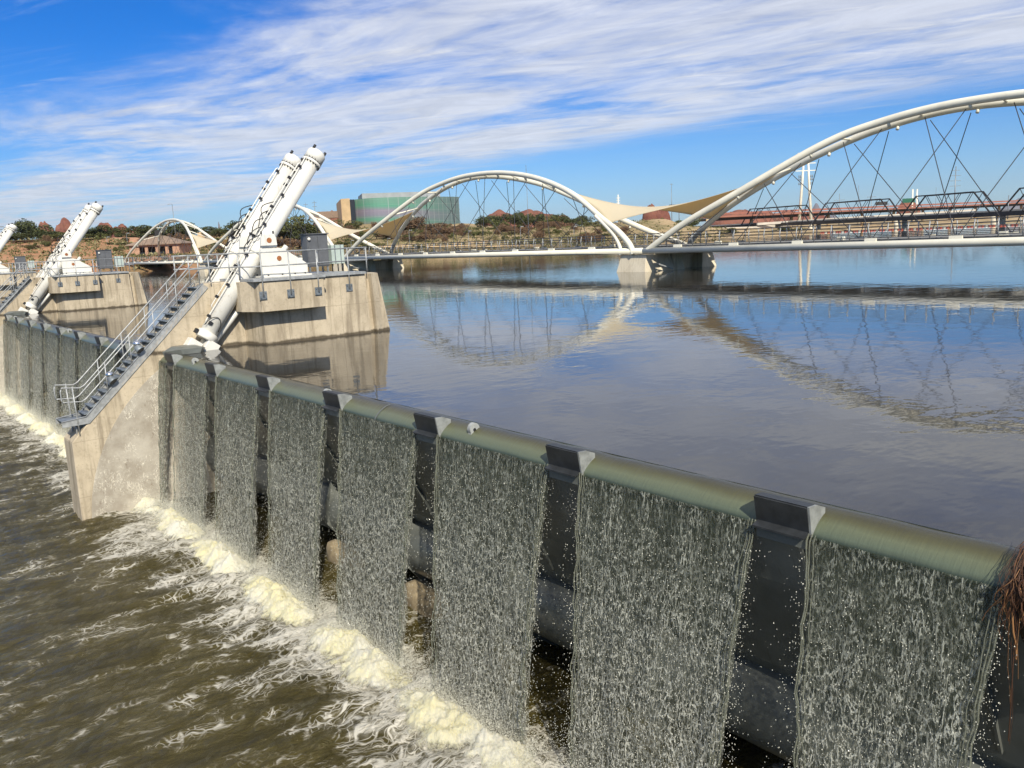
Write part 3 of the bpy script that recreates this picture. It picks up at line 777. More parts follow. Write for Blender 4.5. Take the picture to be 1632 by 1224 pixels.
def make_mount(s, label):
    f = (lambda y_: y_) if s == 0 else (lambda y_: 2 * YC - y_)
    t = thing('cylinder_mount', (14.5, f(32.9), -1.06), label, 'cylinder mount', 'white trunnion mounts under the hydraulic cylinders')
    fin = [(13.55, -1.058), (13.55, 0.12), (13.9, 0.12), (14.32, 0.10), (14.52, 0.06), (14.80, -0.12), (15.42, -0.52), (15.52, -0.60), (15.52, -1.058)]
    for a, b in ((32.28, 32.40), (33.42, 33.54)):
        MB().prism(fin, 1, f(a), f(b)).build('side_plate', M['white'], t, bevel=0.012)
        q = MB().prism([(13.58, 0.20), (13.62, 0.50), (13.70, 0.66), (14.16, 0.66), (14.24, 0.50), (14.26, 0.20)], 1, f(a - 0.04), f(b + 0.02))
        bb = q.build('bearing_block', M['white'], t, bevel=0.01)
        MB().tube([(13.93, f(a - 0.042), 0.41), (13.93, f(a - 0.055), 0.41)], 0.105, 16).build('bearing_bore', M['rust'], bb)
        for xx in (13.66, 14.16): MB().tube([(xx, f(a + 0.04), 0.66), (xx, f(a + 0.04), 0.78)], 0.035, 8).build('bolt', M['black'], bb)
        MB().box((13.6, min(f(a - 0.03), f(b + 0.01)), 0.125), (14.24, max(f(a - 0.03), f(b + 0.01)), 0.195)).build('shim', M['galv_dark'], bb)
        q = MB()
        for xx in (13.75, 14.35, 14.9, 15.35): q.tube([(xx, f(a - 0.08), -1.05), (xx, f(a - 0.08), -0.94)], 0.03, 8)
        q.build('anchor_bolts', M['black'], t)
    MB().box((13.5, min(f(32.15), f(33.65)), -1.058), (15.62, max(f(32.15), f(33.65)), -1.0)).build('base_plate', M['white'], t)
    MB().box((14.9, min(f(32.42), f(33.40)), -0.99), (15.48, max(f(32.42), f(33.40)), -0.62)).build('cross_plate', M['white'], t)
    MB().tube([(14.3, f(32.26), -0.32), (14.3, f(32.275), -0.32)], 0.10, 12).build('access_hole', M['rust'], t)
    MB().tube([(13.93, f(32.45), 0.41), (13.93, f(33.40), 0.41)], 0.13, 12).build('trunnion', M['white'], t)
    return t
mtf = make_mount(0, 'white mount holding the front cylinder on the nearest pier')
mtr = make_mount(1, 'white mount holding the rear cylinder on the nearest pier')
# gate lifting linkage: clevis blocks and strut
def make_strut():
    t = thing('gate_lock_strut', (11.4, 33.05, -3.9), 'slim white strut beside the front cylinder on the nearest pier', 'strut')
    MB().tube([(15.0, 33.05, 0.15), (13.5, 33.05, -1.45)], 0.11, 12).tube([(13.5, 33.05, -1.45), (11.42, 33.05, -3.66)], 0.125, 12).build('tube', M['white'], t)
    MB().obox((11.28, 32.75, -3.68), AX * 0.28, NL * 0.26, (0, 0.22, 0)).build('foot_block', M['white'], t, bevel=0.02)
    return t
strut = make_strut()

# ------------------------------------------------------------------ cabinets on the deck
def make_cab():
    t = thing('control_cabinet', (17.3, 34.6, -1.06), 'dark grey control cabinet on the nearest pier deck, behind the white mount', 'cabinet')
    MB().box((16.55, 34.3, -0.80), (17.55, 34.9, 0.62)).build('housing', M['grey_cab'], t, bevel=0.01)
    MB().box((16.58, 34.27, -0.74), (17.04, 34.297, 0.56)).build('door', M['grey_cab'], t)
    MB().box((17.06, 34.27, -0.74), (17.52, 34.297, 0.56)).build('door', M['grey_cab'], t)
    MB().box((16.5, 34.24, 0.621), (17.6, 34.96, 0.66)).build('rain_hood', M['grey_cab'], t)
    for x_ in (16.62, 17.48):
        for y_ in (34.36, 34.84): MB().box((x_ - 0.03, y_ - 0.03, -1.058), (x_ + 0.03, y_ + 0.03, -0.801)).build('leg', M['galv_dark'], t)
    MB().sphere((16.62, 34.22, 0.42), 0.075, 10, 6).build('lamp', M['white'], t)
    return t
cab = make_cab()
def make_cab2():
    t = thing('junction_box', (18.0, 34.6, -1.06), 'pale green junction box on legs beside the dark grey cabinet on the nearest pier', 'junction box')
    MB().box((17.75, 34.4, -0.72), (18.38, 34.75, 0.12)).build('housing', M['green_cab'], t, bevel=0.01)
    MB().box((17.9, 34.385, -0.73), (17.94, 34.399, 0.13)).box((18.18, 34.385, -0.73), (18.22, 34.399, 0.13)).build('strap', M['galv_dark'], t)
    for x_ in (17.82, 18.1, 18.3): MB().tube([(x_, 34.55, -1.06), (x_, 34.55, -0.72)], 0.03, 6).build('conduit', M['black'], t)
    return t
cab2 = make_cab2()

# ================================================================== THE GATE
SPL = [5.66 + 4.3 * k for k in range(-1, 7)]
W = 0.80
def crest_profile():
    return [(10.45, -3.84), (10.2, -3.765), (10.05, -3.735), (9.94, -3.732), (9.83, -3.755), (9.73, -3.80), (9.64, -3.86), (9.57, -3.92), (9.52, -3.98), (9.495, -4.03), (9.51, -4.08), (9.56, -4.11), (9.62, -4.11)]
def make_gate():
    t = thing('dam_gate', (9.8, 16, -9.8), 'near grey steel dam gate with eight water bays, crossing the foreground', 'dam gate', None)
    pr = crest_profile(); ys_ = np.linspace(-1.62, 33.27, 240)
    V = []
    for y_ in ys_:
        for (x_, z_) in pr:
            V.append((x_ , y_, z_ + 0.012 * noise.noise(Vector((x_ * 2, y_ * 1.5, 0))) * (1 if z_ < -3.72 else 0.3)))
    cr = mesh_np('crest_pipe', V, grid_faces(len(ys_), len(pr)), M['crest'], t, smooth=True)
    # seam rings
    for y_ in (16.9, 25.6, 7.9 + 4.3 * 0.1):
        q = MB(); n_ = len(pr)
        a = [(x_ - 0.012, y_ - 0.03, z_ + 0.006) for x_, z_ in pr[3:]]; b = [(x_ - 0.012, y_ + 0.03, z_ + 0.006) for x_, z_ in pr[3:]]
        q.add(a + b, [(i, i + 1, i + 1 + len(a), i + len(a)) for i in range(len(a) - 1)], True)
        if y_ == 16.9: q.build('seam_ring', M['gate'], cr)
    leaf = [(9.58, -4.08), (9.98, -5.05), (10.45, -5.95), (10.82, -6.75), (10.92, -6.95)]
    q = MB(); poly = leaf + [(x_ + 0.10, z_ + 0.02) for x_, z_ in reversed(leaf)]
    q.prism(poly, 1, -1.6, 33.25); q.build('skin_plate', M['gate'], t)
    g = MB(); pts = [(11.75 + 0.0 - 0.98 * math.cos(a), -8.0 + 0.92 * math.sin(a)) for a in np.linspace(-1.0, 1.25, 12)]
    V = []; F = []
    g.v += [(x_, -1.6, z_) for x_, z_ in pts] + [(x_, 33.25, z_) for x_, z_ in pts]
    n_ = len(pts); g.f += [(i, i + 1, i + 1 + n_, i + n_) for i in range(n_ - 1)]; g.sm += [True] * (n_ - 1)
    g.build('torque_tube', M['gate'], t)
    MB().prism([(10.95, -6.9), (13.3, -10.2), (13.4, -10.2), (11.05, -6.88)], 1, -1.6, 33.25).build('rear_plate', M['gate'], t)
    for i, y_ in enumerate(np.arange(-0.6, 33.2, 2.15)):
        q = MB().prism([(9.62, -4.20), (10.0, -5.08), (10.47, -5.98), (10.84, -6.78), (10.80, -6.82), (10.40, -6.02), (9.90, -5.05), (9.56, -4.22)], 1, y_ - 0.02, y_ + 0.02)
        q.build('rib', M['gate'], t)
    for y_ in np.arange(1.0, 33, 4.3):
        MB().prism([(10.95, -6.98), (10.70, -7.6), (10.72, -8.3), (11.2, -8.9), (12.6, -9.9), (12.9, -9.9), (11.2, -7.0)], 1, y_ - 0.03, y_ + 0.03).build('web_plate', M['gate'], t)
    for y_ in SPL:
        a, b = y_, y_ + W
        q = MB()
        q.prism([(9.43, -3.61), (9.40, -3.62), (9.475, -4.0), (9.505, -4.0)], 1, a, b)
        q.prism([(9.472, -3.99), (9.472, -3.965), (9.34, -4.01), (9.34, -4.035)], 1, a, b - 0.02)
        s_ = q.build('flow_splitter', M['splitter'], t)
        MB().prism([(9.41, -3.60), (9.60, -3.61), (9.80, -3.69), (9.80, -3.78), (9.62, -4.02), (9.48, -4.02)], 1, a - 0.035, a - 0.003).build('gusset', M['gusset'], s_)
        MB().prism([(9.42, -3.60), (9.60, -3.61), (9.80, -3.68), (9.80, -3.71), (9.60, -3.64), (9.44, -3.63)], 1, a + 0.002, b).build('top_plate', M['splitter'], s_)
        MB().box((9.45, a + 0.02, -4.20), (9.475, b - 0.02, -4.004)).build('backing_plate', M['gate'], s_)
    for y_ in (13.35, 19.75, 29.9):
        q = MB(); n_ = 14
        ring = [(9.74 - 0.12 * math.cos(a) * 1.0, -3.76 + 0.125 * math.sin(a)) for a in np.linspace(-0.6, math.pi + 0.3, n_)] + [(9.95, -4.05), (9.62, -4.1)]
        lg = q.prism(ring, 1, y_ - 0.05, y_ + 0.05).build('lifting_lug', M['lug'], t)
        MB().tube([(9.73, y_ - 0.062, -3.77), (9.73, y_ - 0.052, -3.77)], 0.035, 10).build('eye', M['black'], lg)
    # end fairing and clevises where the cylinders take hold
    for f in ((lambda y_: y_), (lambda y_: 31.65 - y_)):
        A_ = [(9.42, f(32.55), -3.60), (9.95, f(32.05), -3.52), (10.75, f(32.0), -3.52), (11.0, f(32.4), -3.58), (10.6, f(33.15), -3.62), (9.6, f(33.15), -3.66)]
        B_ = [(x_ * 1.0 + (0.06 if x_ < 10 else -0.1), y_, z_ - 0.20) for x_, y_, z_ in A_]
        T_ = [(10.2 + (x_ - 10.2) * 0.55, f(32.55) + (y_ - f(32.55)) * 0.5, -3.44) for x_, y_, z_ in A_]
        MB().loft(B_, A_).loft(A_, T_).build('fairing_plate', M['gate'], t)
        q = MB().obox((10.68, f(32.9), -3.52), AX * 0.24, NL * 0.26, (0, 0.24, 0)).obox((10.62, f(32.9), -3.95), AX * 0.3, NL * 0.1, (0, 0.2, 0))
        q.build('clevis', M['white'], t, bevel=0.02)
    return t
gate = make_gate()

# ------------------------------------------------------------------ falling water, bay by bay
def sheet(ya, yb, x0, dn, seed, n1=30, n2=70):
    V = np.zeros((n1, n2, 3))
    for j in range(n2):
        f = j / (n2 - 1); z = -4.02 - f * 5.62
        for i in range(n1):
            g = i / (n1 - 1)
            ia = dn * f ** 0.8 * 0.46 + 0.035 * math.sin(z * 3.1 + seed) * f; ib = dn * f ** 0.8 * 0.12 + 0.03 * math.sin(z * 2.3 + seed) * f
            y_ = ya + ia + (yb - ya - ia - ib) * g
            w = 0.10 * f + 0.015
            x_ = x0 - 0.62 * f ** 0.85 + w * noise.noise(Vector((y_ * 2.2, z * 0.9, seed))) + 0.5 * w * noise.noise(Vector((y_ * 7, z * 4, seed + 5)))
            V[i, j] = (x_, y_, z)
    return V.reshape(-1, 3), grid_faces(n1, n2)
def make_bay(ya, yb, label, seed, group='water bays pouring over the near dam gate'):
    t = thing('falling_water', (9.2, (ya + yb) / 2, TAIL), label, 'waterfall', group)
    V, F = sheet(ya, yb, 9.492, 1.0, seed); mesh_np('front_sheet', V, F, M['fall_a'], t, smooth=True)
    V, F = sheet(ya + 0.05, yb - 0.05, 9.60, 1.0, seed + 20); mesh_np('back_sheet', V, F, M['fall_b'], t, smooth=True)
    q = MB()
    for y_, sg in ((ya, 1), (yb, -1)):
        for r0, o in ((0.013, 0.0), (0.010, 0.04), (0.007, 0.10)):
            pts = []; rs = []
            for j in range(60):
                f = j / 59; z = -3.97 - f * 5.5
                yy = y_ + sg * (o + (0.46 if sg > 0 else 0.12) * f ** 0.8 + 0.07 * noise.noise(Vector((z * 2.5, y_, o * 9))) * (0.3 + f * 2) + 0.02 * noise.noise(Vector((z * 9, y_, o))))
                pts.append((9.46 - 0.62 * f ** 0.85 + 0.04 * noise.noise(Vector((z * 4, y_, o + 3))), yy, z)); rs.append(r0 * (0.8 + 0.7 * abs(noise.noise(Vector((z * 6, y_, o + 8))))))
            q.tube(pts, rs, 6, cap=False)
    q.build('edge_rope', M['edge'], t, fix=False)
    # flying drops: along both edges, through the whole fall and round the foot
    wdt = yb - ya; n = int(1100 * wdt)
    f = rng.random(n); z = -4.4 - f ** 0.8 * 5.2
    y_ = rng.uniform(ya, yb, n); x_ = 9.36 - 0.62 * f ** 0.85 + rng.normal(0, 0.05, n)
    C1 = np.stack([x_, y_, z], 1); S1 = rng.uniform(0.004, 0.009, n)
    m_ = 750
    f = rng.random(m_); side = rng.random(m_) < 0.5
    d_ = np.abs(rng.exponential(0.14, m_)) * (0.5 + f)
    y_ = np.where(side, ya - d_ + 0.46 * f ** 0.8, yb + d_ - 0.12 * f ** 0.8)
    C2 = np.stack([9.40 - 0.6 * f ** 0.85 + rng.normal(0, 0.10, m_), y_, -4.25 - f * 5.3], 1); S2 = rng.uniform(0.003, 0.009, m_)
    k_ = int(3600 * wdt)
    y_ = rng.uniform(ya - 0.1, yb + 0.1, k_)
    hgt = np.where(rng.random(k_) < 0.6, rng.exponential(0.16, k_) + 0.1, rng.exponential(0.38, k_)) * (0.8 + 0.5 * np.sin(y_ * 3.1 + seed))
    C3 = np.stack([8.78 + rng.normal(0, 0.32, k_) - hgt * 0.1, y_, TAIL + 0.05 + np.clip(hgt, 0, 2.2)], 1); S3 = rng.uniform(0.003, 0.009, k_)
    V, F = tetras(np.concatenate([C1, C2, C3]), np.concatenate([S1, S2, S3]), 1.5)
    o = mesh_np('spray', V, F, M['drops'], t); o['kind'] = 'stuff'
    return t
bays = []
names_ = ['cut short by hanging straw, at the right edge', 'third widest curtain, directly left of the rightmost splitter', 'just right of the pale lifting lug', 'in the middle of the gate, left of the lug',
          'fifth from the right', 'sixth from the right', 'seventh from the right, near the cylinder foot']
for k in range(7):
    ya = SPL[k] + W; yb = SPL[k + 1]
    if k == 0: ya = 3.25
    lab = ['falling curtain of water at the right edge beside the brown straw',
           'wide falling curtain second from the right edge',
           'falling curtain of water just below the pale lug in the middle',
           'falling curtain fourth from the right, left of the lug',
           'falling curtain fifth from the right on the near gate',
           'narrow looking curtain sixth from the right on the near gate',
           'curtain seventh from the right, next to the scoured wall and cylinder foot'][k]
    bays.append(make_bay(ya, yb, lab, k * 3.7))
bays.append(make_bay(SPL[7] + W, 33.22, 'thin last trickle between the last splitter and the scoured pier wall', 31.0))

# foam heaps along the foot of the falls
def make_foam():
    n1, n2 = 90, 900
    xs_ = np.linspace(9.35, 6.6, n1); ys_ = np.linspace(0.5, 33.28, n2)
    V = np.zeros((n1, n2, 3))
    for j, y_ in enumerate(ys_):
        ph = ((y_ - 5.66 - W / 2) / 4.3) % 1.0
        bay_ = 0.22 + 0.78 * min(1.0, max(0.0, math.sin(math.pi * ph)) ** 0.8 * 1.15)
        for i, x_ in enumerate(xs_):
            cx_ = 8.45 + 0.25 * noise.noise(Vector((y_ * 0.5, 4, 0)))
            wd = 0.70 if x_ < cx_ else 0.5
            env = math.exp(-((x_ - cx_) / wd) ** 2)
            n_ = noise.fractal(Vector((x_ * 1.3, y_ * 1.3, 0)), 0.7, 2.2, 6)
            lump = abs(noise.noise(Vector((x_ * 3.2, y_ * 2.6, 7)))) * 0.6 + abs(noise.noise(Vector((x_ * 7, y_ * 7, 2)))) * 0.28
            z = env * bay_ * (0.36 + 0.24 * n_ + 0.20 * lump) - 0.06 + 0.04 * n_ - 0.10 * (1 - env)
            V[i, j] = (x_ - 0.05 * lump, y_, TAIL + z)
    o = mesh_np('foam', V.reshape(-1, 3), grid_faces(n1, n2)[:, ::-1], M['foam'], None, smooth=True)
    return tag(o, kind='stuff')
foam = make_foam()
def make_mist():
    n = 100000
    y_ = rng.uniform(0.5, 33.1, n); ph = ((y_ - 5.66 - W / 2) / 4.3) % 1.0
    keep = rng.random(n) < 0.25 + 0.75 * np.clip(np.sin(math.pi * ph), 0, 1) ** 0.6
    y_ = y_[keep]; n = len(y_)
    wob = 0.5 * np.sin(y_ * 2.3) + 0.35 * np.sin(y_ * 5.1 + 1) + 0.3 * np.sin(y_ * 9.7 + 2)
    h_ = rng.exponential(0.13, n) * (1.0 + 0.45 * wob) + rng.exponential(0.05, n)
    x_ = 8.50 + rng.normal(0, 0.28, n) - np.abs(rng.normal(0, 0.15, n))
    h_ = np.where(rng.random(n) < 0.12, h_ * 3.2, h_)
    V, F = tetras(np.stack([x_, y_, TAIL + 0.10 + h_], 1), rng.uniform(0.003, 0.008, n), 1.2)
    return tag(mesh_np('spray_mist', V, F, M['drops'], None), kind='stuff')
mist = make_mist()

# tan blocks under the leaf
M['tan_block'] = simple('tan_weathered_concrete', (0.34, 0.27, 0.165), 0.9, 0, 0.25, 4, 0.5, 18)
for y_, lab in ((17.9, 'tan rounded concrete block glimpsed between the curtains, the nearer one'), (22.4, 'tan rounded concrete block glimpsed between the curtains, the farther one')):
    q = MB(); n_ = 16; rings = []
    for zz, sc in ((-9.75, 0.92), (-9.55, 1.0), (-9.25, 1.0), (-9.08, 0.9), (-9.0, 0.65)):
        rings.append([(11.25 + 0.45 * sc * math.copysign(abs(math.cos(a)) ** 0.6, math.cos(a)), y_ + 0.85 * sc * math.copysign(abs(math.sin(a)) ** 0.6, math.sin(a)),
                       zz + 0.05 * noise.noise(Vector((a * 2, zz * 4, y_)))) for a in np.linspace(0, 2 * math.pi, n_, endpoint=False)])
    n_r = len(rings); fs = [(i * n_ + k, i * n_ + (k + 1) % n_, (i + 1) * n_ + (k + 1) % n_, (i + 1) * n_ + k) for i in range(n_r - 1) for k in range(n_)]
    q.add([p_ for r in rings for p_ in r], fs + [tuple((n_r - 1) * n_ + k for k in range(n_))], True)
    o = q.build('hinge_block', M['tan_block'], None, (11.25, y_, -9.75)); tag(o, lab, 'concrete block', 'hinge blocks under the near gate')

# brown straw caught on the crest
def make_straw():
    t = thing('straw_tangle', (9.5, 2.6, -4.0), 'dark brown tangle of wet straw hanging over the crest at the right edge', 'straw debris')
    q = MB()
    for i in range(520):
        y_ = 1.3 + 1.95 * rng.random() ** 0.9; L_ = rng.uniform(0.4, 1.9) if rng.random() < 0.12 else rng.uniform(0.15, 0.65)
        x_ = 9.9 + rng.uniform(-0.1, 0.5); pts = []
        z_ = -3.62 + rng.uniform(-0.04, 0.10); ph = rng.uniform(0, 6); am = rng.uniform(0.02, 0.12)
        lean = rng.normal(0, 0.10)
        for k in range(9):
            f = k / 8
            if f < 0.3: px_ = x_ - (x_ - 9.42) * (f / 0.3) + 0; pz = z_ - 0.25 * (f / 0.3) ** 2
            else: px_ = 9.42 - 0.05 * math.sin((f - 0.3) * 4) + rng.normal(0, 0.012); pz = z_ - 0.25 - (f - 0.3) / 0.7 * L_
            pts.append((px_ - rng.uniform(0, 0.03), y_ + lean * f + am * math.sin(ph + f * 5), pz))
        q.tube(pts, 0.0025 + 0.012 * rng.random() ** 4, 4, cap=False)
    q.build('loose_strands', M['straw'], t, fix=False)
    q = MB()
    for i in range(260):
        a = rng.uniform(0, 6.28); c = Vector((9.62, 2.4, -3.82)) + Vector((rng.normal(0, 0.10), np.clip(rng.normal(0, 0.42), -0.9, 0.65), rng.normal(0, 0.05)))
        r_ = rng.uniform(0.05, 0.2); e = Vector((rng.normal(), rng.normal() * 2, rng.normal() * 0.4)).normalized(); g_ = e.cross(Vector((0.3, 0.2, 1))).normalized()
        pts = [c + e * r_ * math.cos(k * 0.5 + a) + g_ * r_ * 0.6 * math.sin(k * 0.5 + a) for k in range(8)]
        q.tube(pts, 0.0025 + 0.010 * rng.random() ** 3, 4, cap=False)
    q.build('matted_clump', M['straw'], t, fix=False)
    q = MB(); n_ = 16; rings = []
    for zz, sy, sx in ((-3.66, 0.5, 0.15), (-3.74, 0.9, 0.32), (-3.95, 1.0, 0.34), (-4.2, 0.95, 0.22), (-4.5, 0.8, 0.13), (-4.8, 0.62, 0.08), (-5.1, 0.4, 0.05), (-5.4, 0.15, 0.03)):
        rings.append([(9.62 - (0.14 if zz < -4 else 0.0) + sx * math.cos(a) * (1 + 0.25 * noise.noise(Vector((a * 2, zz, 0)))), 2.3 + sy * math.sin(a) * (1 + 0.2 * noise.noise(Vector((a * 3, zz * 2, 5)))), zz)
                      for a in np.linspace(0, 2 * math.pi, n_, endpoint=False)])
    for a, b in zip(rings, rings[1:]): q.loft(a, b, True)
    q.build('wet_core', M['straw_core'], t, fix=False)
M['straw_core'] = simple('wet_straw_mat', (0.035, 0.018, 0.010), 0.45, 0, 0.5, 10, 0.8, 40)
make_straw()

# ================================================================== repeats of the pier, gate and machinery
sets = [(PERIOD, 'second', True), (2 * PERIOD, 'third', True), (-PERIOD, 'camera-side', False)]
for dy, nm, full in sets:
    dv = (0, dy, 0)
    where = {'second': 'second pier, left of the picture', 'third': 'farthest pier at the left edge', 'camera-side': 'pier beside the camera'}[nm]
    copy_thing(pier, dv, 'beige concrete dam pier, the %s' % where)
    copy_thing(cylf, dv, 'front white hydraulic cylinder on the %s' % where)
    copy_thing(cylr, dv, 'rear white hydraulic cylinder on the %s' % where)
    copy_thing(mtf, dv, 'white mount under the front cylinder on the %s' % where)
    copy_thing(mtr, dv, 'white mount under the rear cylinder on the %s' % where)
    if not full: continue
    copy_thing(strut, dv, 'slim white strut beside the front cylinder on the %s' % where)
    copy_thing(rail, dv, 'grey pipe guard rail around the %s' % where)
    copy_thing(stair, dv, 'galvanised steel staircase down the slope of the %s' % where)
    copy_thing(cab, dv, 'dark grey control cabinet on the deck of the %s' % where)
    copy_thing(cab2, dv, 'pale green junction box on the deck of the %s' % where)
gate2 = copy_thing(gate, (0, PERIOD, 0), 'distant grey steel dam gate with narrow water bays between the two left piers')
for i, b in enumerate(bays):
    c = copy_thing(b, (0, PERIOD, 0), 'small falling curtain of the distant gate, number %d counted from its near end' % (i + 1)); c['group'] = 'water bays pouring over the distant dam gate'
gate3 = copy_thing(gate, (0, 2 * PERIOD, 0), 'farthest grey steel dam gate, beyond the pier at the left edge')
for i, b in enumerate(bays):
    c = copy_thing(b, (0, 2 * PERIOD, 0), 'falling curtain of the farthest gate, number %d counted from its near end' % (i + 1)); c['group'] = 'water bays pouring over the farthest dam gate'
foam3 = foam.copy(); col.objects.link(foam3); foam3.location = (0, 2 * PERIOD, 0)
foam2 = foam.copy(); col.objects.link(foam2); foam2.location = (0, PERIOD, 0)
mist2 = mist.copy(); col.objects.link(mist2); mist2.location = (0, PERIOD, 0)

# ================================================================== THE FOOTBRIDGE
SP = 61.3; YS = 56.6          # span length; south foot of the second span
near_pts = [(0.0, 62.0, -2.0), (0.5, 62.02, -1.0), (2.2, 62.2, 0.35), (4.6, 62.6, 1.6), (10.0, 63.5, 4.55), (17.5, 65.0, 6.85), (25.4, 66.0, 8.15), (33.0, 66.3, 8.4), (38.9, 66.1, 7.75),
            (43.3, 65.2, 6.45), (50.3, 63.2, 3.0), (55.5, 62.4, 0.6), (59.6, 62.0, -1.75)]
def spline(P, n=8):
    P = [Vector(p_) for p_ in P]; out = []
    for i in range(len(P) - 1):
        p0 = P[max(i - 1, 0)]; p1 = P[i]; p2 = P[i + 1]; p3 = P[min(i + 2, len(P) - 1)]
        for k in range(n):
            t = k / n
            out.append(0.5 * ((2 * p1) + (p2 - p0) * t + (2*p0 - 5*p1 + 4*p2 - p3) * t*t + (3*p1 - p0 - 3*p2 + p3) * t**3))
    out.append(P[-1]); return out
near_c = spline([(x_, s, z_) for s, x_, z_ in near_pts])
far_c = spline([(x_, s, z_) for s, x_, z_ in [(0.6, 72.0, -1.9), (1.7, 71.95, -1.4), (5.4, 71.2, 0.0), (8.2, 70.4, 1.25), (11.5, 69.6, 2.75), (16.3, 68.8, 4.85), (21.0, 68.2, 6.55), (27.5, 67.9, 7.85), (33.5, 67.8, 8.2),
    (39.5, 67.9, 7.5), (45.4, 68.2, 5.95), (50.2, 69.0, 4.4), (53.6, 69.8, 3.2), (56.9, 70.6, 1.85), (60.2, 71.5, 0.2), (62.0, 72.0, -0.9), (62.3, 72.0, -1.75)]])
def arch_at(C, s):
    for a, b in zip(C, C[1:]):
        if min(a.y, b.y) <= s <= max(a.y, b.y):
            t = (s - a.y) / (b.y - a.y) if abs(b.y - a.y) > 1e-6 else 0
            return a + (b - a) * t
    return C[-1]
def make_span(yb, label):
    t = thing('footbridge_span', (67, yb + 30, LAKE), label, 'footbridge span', 'arched spans of the white footbridge')
    off = Vector((0, yb, 0))
    for C in (near_c, far_c):
        a = MB().tube([p_ + off for p_ in C], 0.30, 14).build('arch_tube', M['white_bridge'], t)
        for s in range(8, 53, 6):
            q = arch_at(C, s) + off
            MB().tube([q + Vector((0, 0, -0.2)), q + Vector((0.2 if C is near_c else -0.2, 0, -0.55))], 0.13, 8).build('bracket', M['white_bridge'], a)
    for s in range(12, 50, 6):
        a = arch_at(near_c, s) + off; b = arch_at(far_c, s) + off
        if (a - b).length < 9: MB().tube([a, b], 0.09, 8).build('cross_strut', M['white_bridge'], t)
    nodes = [5.8 + 6.24 * k for k in range(9)]
    for C, X_ in ((near_c, 62.0), (far_c, 72.0)):
        q = MB()
        for k, s in enumerate(nodes):
            d_ = Vector((X_, s + yb, -1.35))
            for ds in (-4.6, 4.6):
                s2 = s + ds
                if 7 <= s2 <= 52.5:
                    g = arch_at(C, min(max(s2, 7), 52)) + off
                    q.tube([d_, g + Vector((0.3 if C is near_c else -0.3, 0, -0.5))], 0.035, 5, cap=False, smooth=True)
        o = q.build('hanger_cables', M['cable'], t, fix=False)
    q = MB()
    e0, e1 = yb - 1.4, yb + SP - 1.4
    MB().tube([(62, e0, -1.68), (62, e1, -1.68)], 0.30, 14).build('edge_tube', M['white_bridge'], t)
    MB().tube([(72, e0, -1.68), (72, e1, -1.68)], 0.30, 14).build('edge_tube', M['white_bridge'], t)
    for s in nodes:
        for X_, sg in ((62, 1), (72, -1)):
            MB().prism([(X_ - 0.12, -1.45), (X_ - 0.06, -1.16), (X_ + 0.06, -1.16), (X_ + 0.12, -1.45)], 1, yb + s - 0.45, yb + s + 0.45).build('node_bracket', M['white_bridge'], t)
    dk = MB().box((63.2, e0, -1.50), (70.8, e1, -1.28)).build('deck', M['deck_dark'], t)
    q = MB(); s = e0 + 1
    while s < e1: q.bar((62, s, -1.7), (72, s, -1.7), 0.25, 0.3); s += 3.07
    q.build('floor_beams', M['deck_dark'], dk)
    for X_, ln in ((63.0, -0.35), (71.0, 0.35)):
        s = e0 + 0.3
        q = MB().tube([(X_, s, -1.5), (X_ + ln * 0.6, s, -0.6), (X_ + ln * 0.2, s, -0.05)], 0.045, 6)
        first = q.build('rail_post', M['galv'], t)
        k = 1
        while s + 1.55 * k < e1:
            o = first.copy(); col.objects.link(o); o.parent = t; o.location = (0, 1.55 * k, 0); k += 1
        q = MB()
        for z_, f in ((-0.06, 0.22), (-0.35, 0.42), (-0.62, 0.6), (-0.9, 0.42), (-1.15, 0.25)):
            q.tube([(X_ + ln * f, e0, z_), (X_ + ln * f, e1, z_)], 0.028 if z_ < -0.1 else 0.04, 5, smooth=True)
        q.build('rail_wires', M['cable'], t)
    for s in (4, 16, 28, 40, 52):
        q = MB().box((63.3, yb + s, -1.27), (63.7, yb + s + 0.5, -1.0)).build('deck_lamp', M['white_bridge'], t)
    return t
spA = make_span(YS, 'middle arched footbridge span with the glass building behind its left leg')
labs = {-SP: 'large nearest footbridge span rising out of the right edge', SP: 'third footbridge span, crown hidden behind the pair of tall cylinders', 2 * SP: 'small farthest footbridge span at the left, in front of the brick pavilion'}
for dv, lb in labs.items(): copy_thing(spA, (0, dv, 0), lb)
